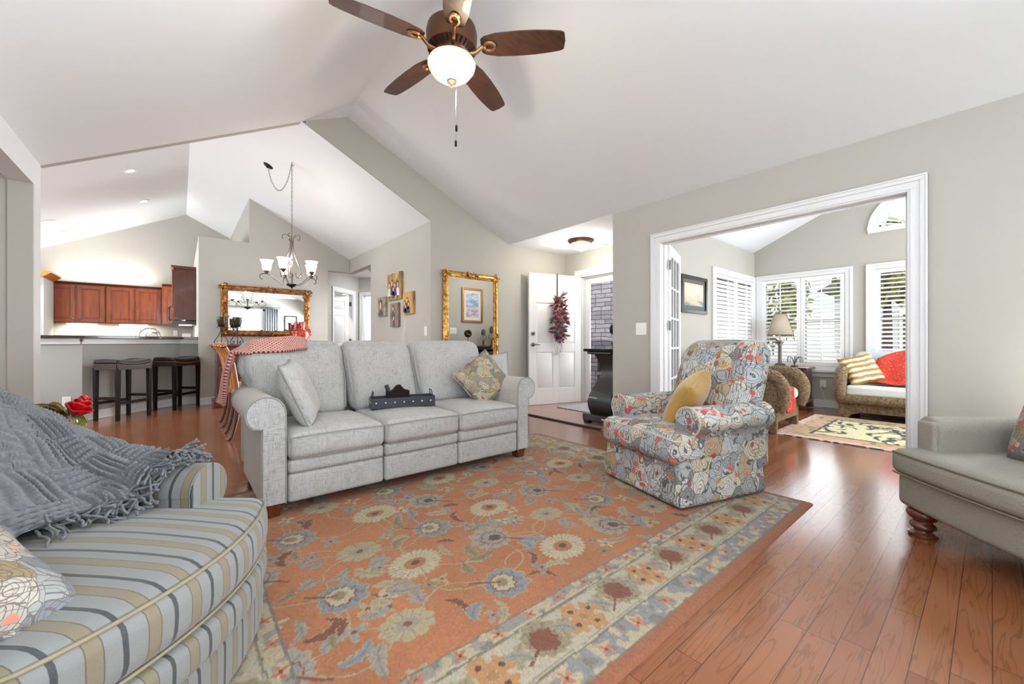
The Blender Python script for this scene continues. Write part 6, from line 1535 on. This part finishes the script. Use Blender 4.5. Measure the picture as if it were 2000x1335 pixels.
cv = thing('throw_blanket', 'coral quilt hanging over the wicker chair front beside the nightstand', 'blanket', (0, 0, 0)); obj('cloth', MB().sheet(lambda u, v: (4.98 + .20 * u + .012 * math.sin(v * 9), 1.425 - .03 * math.sin(min(v * 2, 1) * PI / 2) + (.30 * (1 - v * 2.2) if v < .45 else 0) + .012 * math.sin(u * 11), (.486 if v < .45 else .486 - .27 * (v - .45) / .55) + .006 * math.sin(u * 9)), 30, 30), M['red2'], cv, solid=.008, sharp=180)
wsf = thing('wicker_settee', 'brown wicker settee with white cushions under the sunroom windows', 'settee', (6.58, .35, 0))
for s in (-1, 1):
    y = s * .90
    sc_ = catmull([(.07, y, .20), (-.03, y, .28), (-.04, y, .42), (.02, y, .56), (.12, y, .615), (.35, y, .63), (.68, y, .68)], 6)
    po = obj('arm', MB().tube(sc_, [.050 + .02 * min(1, k / 14) for k in range(len(sc_))], 12), M['wicker'], wsf)
    obj('side_panel', MB().prism([(.02, .05), (.02, .55), (.68, .62), (.70, .05)], y - .03, y + .03, 'xz'), M['wicker'], po, bevel=.008)
obj('front_roll', MB().tube([(.0, -.90, .255), (.0, .90, .255)], .062, 14), M['wicker'], wsf)
o = MB(); pr = [(-.90, .0), (-.90, .24), (.90, .24), (.90, .0), (.84, .0), (.80, .05), (.70, .085), (.25, .085), (.12, .06), (.06, .015), (.0, .05), (-.06, .015), (-.12, .06), (-.25, .085), (-.70, .085), (-.80, .05), (-.84, .0)]
obj('base', o.prism([(q * 1.0, z) for q, z in pr], .04, .075, 'yz'), M['wicker'], wsf, bevel=.006); obj('back_legs', MB().box(.62, .70, -.90, -.82, 0, .3).box(.62, .70, .82, .90, 0, .3), M['wicker'], wsf)
obj('seat_frame', MB().box(.05, .70, -.88, .88, .20, .30), M['wicker'], wsf); obj('seat_cushion', MB().cushion(-.03, .62, -.85, .85, .298, .425, .035, (0.006, 0, .012)), flat('white_piped_cushion', (224, 225, 226), .85), wsf, sharp=80)
obj('backrest', MB().cushion(.62, .74, -.88, .88, .30, .80, .05, fn=lambda p: (p[0] + (p[2] - .3) * .1, p[1], p[2])), M['wicker'], wsf, sharp=80)
for k in range(2): obj('back_cushion', MB().cushion(.46, .62, -.86 + .87 * k, -.01 + .87 * k, .42, .845, .07, (.03, 0, .01), fn=lambda p: (p[0] + (p[2] - .42) * .25, p[1], p[2])), flat('pale_blue_cushion', (198, 206, 214), .85), wsf, sharp=80)
def goldruche():
    m = NT('gold_ruched_satin', .45); x = m.xyz(); f = m.math('SINE', m.math('ADD', m.math('MULTIPLY', x[1], 90), m.math('MULTIPLY', m.noise(m.co(), 8, 2), 5))); m.col(m.ramp(m.math('ADD', m.math('MULTIPLY', f, .5), .5), [(.2, srgb(150, 118, 62)), (.6, srgb(214, 192, 142)), (1, srgb(236, 224, 190))])); m.bump(f, .6, .012); return m.m
pillow('throw_pillow', 'gold ruched satin pillow at the near arm of the wicker settee', goldruche(), .205, .075, frame((6.80, 1.085, .625), (-.72, -.55, .42), (0, 0, 1), .25), None)
rt = thing('throw_blanket', 'red embroidered shawl spread over the back and seat of the wicker settee', 'blanket', (0, 0, 0))
def shawl(u, v):
    y = .95 - 1.0 * u; edge = .40 * max(0, .5 - u) ** 1.0
    P = [(6.58 + .80 * 1, .70), (7.16, .872), (7.03, .74), (6.94, .55), (6.87, .448), (6.70, .449), (6.585, .446)]
    P2 = catmull([(a, 0, b) for a, b in P], 8); lo = 4 + edge * 60; k = lo + (len(P2) - 1 - lo - 8 * (1 - u)) * v; i = min(int(k), len(P2) - 2); t = k - i
    x = P2[i][0] * (1 - t) + P2[i + 1][0] * t; z = P2[i][2] * (1 - t) + P2[i + 1][2] * t
    return (x - .028 - .008 * math.sin(u * 23 + v * 4), y + .02 * math.sin(v * 8), z + .022 + .008 * math.sin(u * 19 - v * 6))
obj('cloth', MB().sheet(shawl, 50, 40), M['red'], rt, solid=.008, sharp=180)
SR = (4.87, 6.60, -1.1, 1.53)
def paint_sun(gx, gy):
    x0, x1, y0, y1 = SR; e = np.minimum.reduce([gx - x0, x1 - gx, gy - y0, y1 - gy]); CRM, BK, TN, PK = lin(214, 206, 160), lin(44, 46, 44), lin(186, 160, 110), lin(206, 156, 136)
    p = Paint(gx, gy, CRM); e = e + p.wob * .02; rnd = random.Random(6)
    cx, cy = (x0 + x1) / 2, (y0 + y1) / 2
    for k in range(120):
        x, y = rnd.uniform(x0 + .25, x1 - .25), rnd.uniform(y0 + .3, y1 - .3); p.leaf(x, y, rnd.uniform(.14, .30), rnd.uniform(.012, .024), rnd.uniform(0, PI), BK, rnd.choice((-.6, .6, .3)), BK)
    m = e < .30; p.c[m] = TN
    n1 = vnoise(gx, gy, 18, 3); m = (e < .30) & (n1 > .6); p.c[m] = PK; m = (e < .30) & (n1 < .25); p.c[m] = lin(120, 116, 84)
    m = (e > .285) & (e < .315); p.c[m] = BK; m = e < .10; p.c[m] = lin(216, 190, 168); m = (e < .10) & (n1 > .55); p.c[m] = PK; m = e < .015; p.c[m] = BK
    g = np.random.default_rng(4).random(gx.shape); p.c *= (.86 + .25 * g)[..., None]; return p.c, (g - .5) * .001
r2 = rug_mesh('sunroom_rug', *SR, 0, .011, paint_sun, .010); r2.data.materials.append(m.m if False else bpy.data.materials['wool_pile'])
props(r2, 'cream and black floral rug with tan border on the sunroom floor', 'rug')
# small dark table end seen past the left wall
et = thing('end_table', 'dark table edge peeking out behind the left wall end', 'side table', (-1.93, 6.45, 0)); obj('top', MB().cushion(-.42, .22, -.25, .25, .50, .535, .012), M['esp'], et)
obj('apron', MB().box(-.38, .16, -.21, .21, .43, .50), M['esp'], et)
for x in (-.36, .14):
    for y in (-.19, .19): obj('leg', MB().taper((x, y), 0, .44, .016, .016, .024, .024), M['esp'], et)

# ------------------------------------------------------------------ outside
gr = NT('garden_ground', .95); f = gr.noise(gr.co(), 3, 4); gr.col(gr.mix(f, srgb(120, 132, 84), srgb(168, 166, 130)))
struct('ground', MB().box(7.56, 40, -25, 30, -.4, -.15).box(5.2, 7.56, 2.78, 30, -.4, -.15), gr.m)
def stone():
    m = NT('ledgestone', .9); br = m.n('TexBrick'); wv = m.noise(m.co(), 5, 3); x = m.xyz(); cv = m.n('CombineXYZ')
    m.set(cv.inputs[0], m.math('ADD', m.math('ADD', x[1], x[0]), m.math('MULTIPLY', wv, .05))); m.set(cv.inputs[1], m.math('ADD', x[2], m.math('MULTIPLY', wv, .05)))
    m.set(br.inputs['Vector'], cv.outputs[0]); br.inputs['Scale'].default_value = 1; br.inputs['Brick Width'].default_value = .23; br.inputs['Row Height'].default_value = .085; br.inputs['Mortar Size'].default_value = .007; br.offset = .37; br.squash = 1.6; br.squash_frequency = 3
    br.inputs['Color1'].default_value = srgb(196, 190, 200); br.inputs['Color2'].default_value = srgb(142, 140, 152); br.inputs['Mortar'].default_value = srgb(74, 70, 76); br.inputs['Bias'].default_value = -.1
    n = m.noise(m.co(), 20, 5, .65); m.col(m.mix(m.math('MULTIPLY', n, .5), br.outputs['Color'], srgb(120, 118, 130))); m.bump(m.math('ADD', m.math('MULTIPLY', m.math('SUBTRACT', 1, br.outputs['Fac']), 1.0), m.math('MULTIPLY', n, .6)), 1.0, .04); return m.m
struct('wall_porch_stone', MB().box(6.35, 6.55, 4.30, 7.5, -.3, 3.2), stone()); struct('floor_porch', MB().box(5.17, 6.35, 2.78, 7.5, -.12, -.03), flat('porch_concrete', (176, 172, 166), .9))
nh = thing('neighbour_house', 'pale sided neighbouring house seen through the sunroom shutters', 'house', (0, 0, 0))
def siding():
    m = NT('white_lap_siding', .8); z = m.xyz()[2]; f = m.math('FRACT', m.math('MULTIPLY', z, 6)); m.col(m.mix(m.math('LESS_THAN', f, .1), srgb(206, 208, 214), srgb(150, 152, 160))); return m.m
obj('siding', MB().box(16, 22, -9, 3.2, -.2, 2.6), siding(), nh); obj('roof', MB().prism([(-9.4, 2.6), (3.6, 2.6), (1.2, 3.9), (-7, 3.9)], 15.7, 22.4, 'yz'), flat('grey_shingles', (128, 122, 118), .9, var=.2, scale=8), nh)
for y in (-5.5, -2.2, 1.2):
    w_ = obj('window', MB().box(15.94, 16.0, y - .5, y + .5, .5, 1.9), M['trim'], nh); obj('pane', MB().box(15.92, 15.941, y - .42, y + .42, .58, 1.82), flat('dark_window_pane', (96, 92, 92), .15), w_)
fn = thing('garden_fence', 'low white board fence beyond the sunroom windows', 'fence', (0, 0, 0)); o = MB()
for k in range(40): o.box(11.8, 11.83, -6 + .32 * k, -6 + .32 * k + .27, -.15, .78)
obj('boards', o, M['trim'], fn); obj('rails', MB().box(11.83, 11.87, -6, 6.8, .1, .18).box(11.83, 11.87, -6, 6.8, .55, .63), M['trim'], fn)
GL = leafcol('sunlit_leaf', (88, 104, 40), (176, 170, 92)); GD = leafcol('deep_green_leaf', (50, 74, 36), (112, 132, 66))  # yellow-green and deep green foliage colours
def tree(name, lab, loc, H, R, n, mat, seed):
    t = thing(name, lab, 'tree', loc, group='garden trees beyond the sunroom'); rr = random.Random(seed); o = MB()
    global rnd
    keep = rnd; rnd = rr
    for k in range(n):
        a, b = rr.uniform(0, 2 * PI), math.acos(rr.uniform(-1, 1)); q = R * rr.uniform(.3, 1) ** .5; d = Vector((math.sin(b) * math.cos(a), math.sin(b) * math.sin(a), math.cos(b) * 1.1))
        leaf_mesh(o, Vector((0, 0, H)) + d * q, (rr.uniform(-1, 1), rr.uniform(-1, 1), rr.uniform(-1, .4)), .24, .075, .3)
    rnd = keep
    obj('foliage', o, mat, t, sharp=180); obj('trunk', MB().tube([(0, 0, -.2), (.05, 0, H * .5), (0, 0, H)], [.12, .09, .04], 8), M['walnut'], t)
tree('garden_tree', 'yellow-green tree seen through the left panel of the twin shutter window', (14.0, 4.7, 0), 2.3, 1.4, 900, GL, 1)
tree('garden_tree', 'yellow-green tree with a brown trunk seen through the single shutter window by the settee', (13.0, 1.6, 0), 2.9, 1.0, 600, GL, 3)
tree('garden_shrub', 'deep green shrub outside the shutters beside the seascape print', (9.2, 3.75, 0), 1.0, .9, 700, GD, 4)
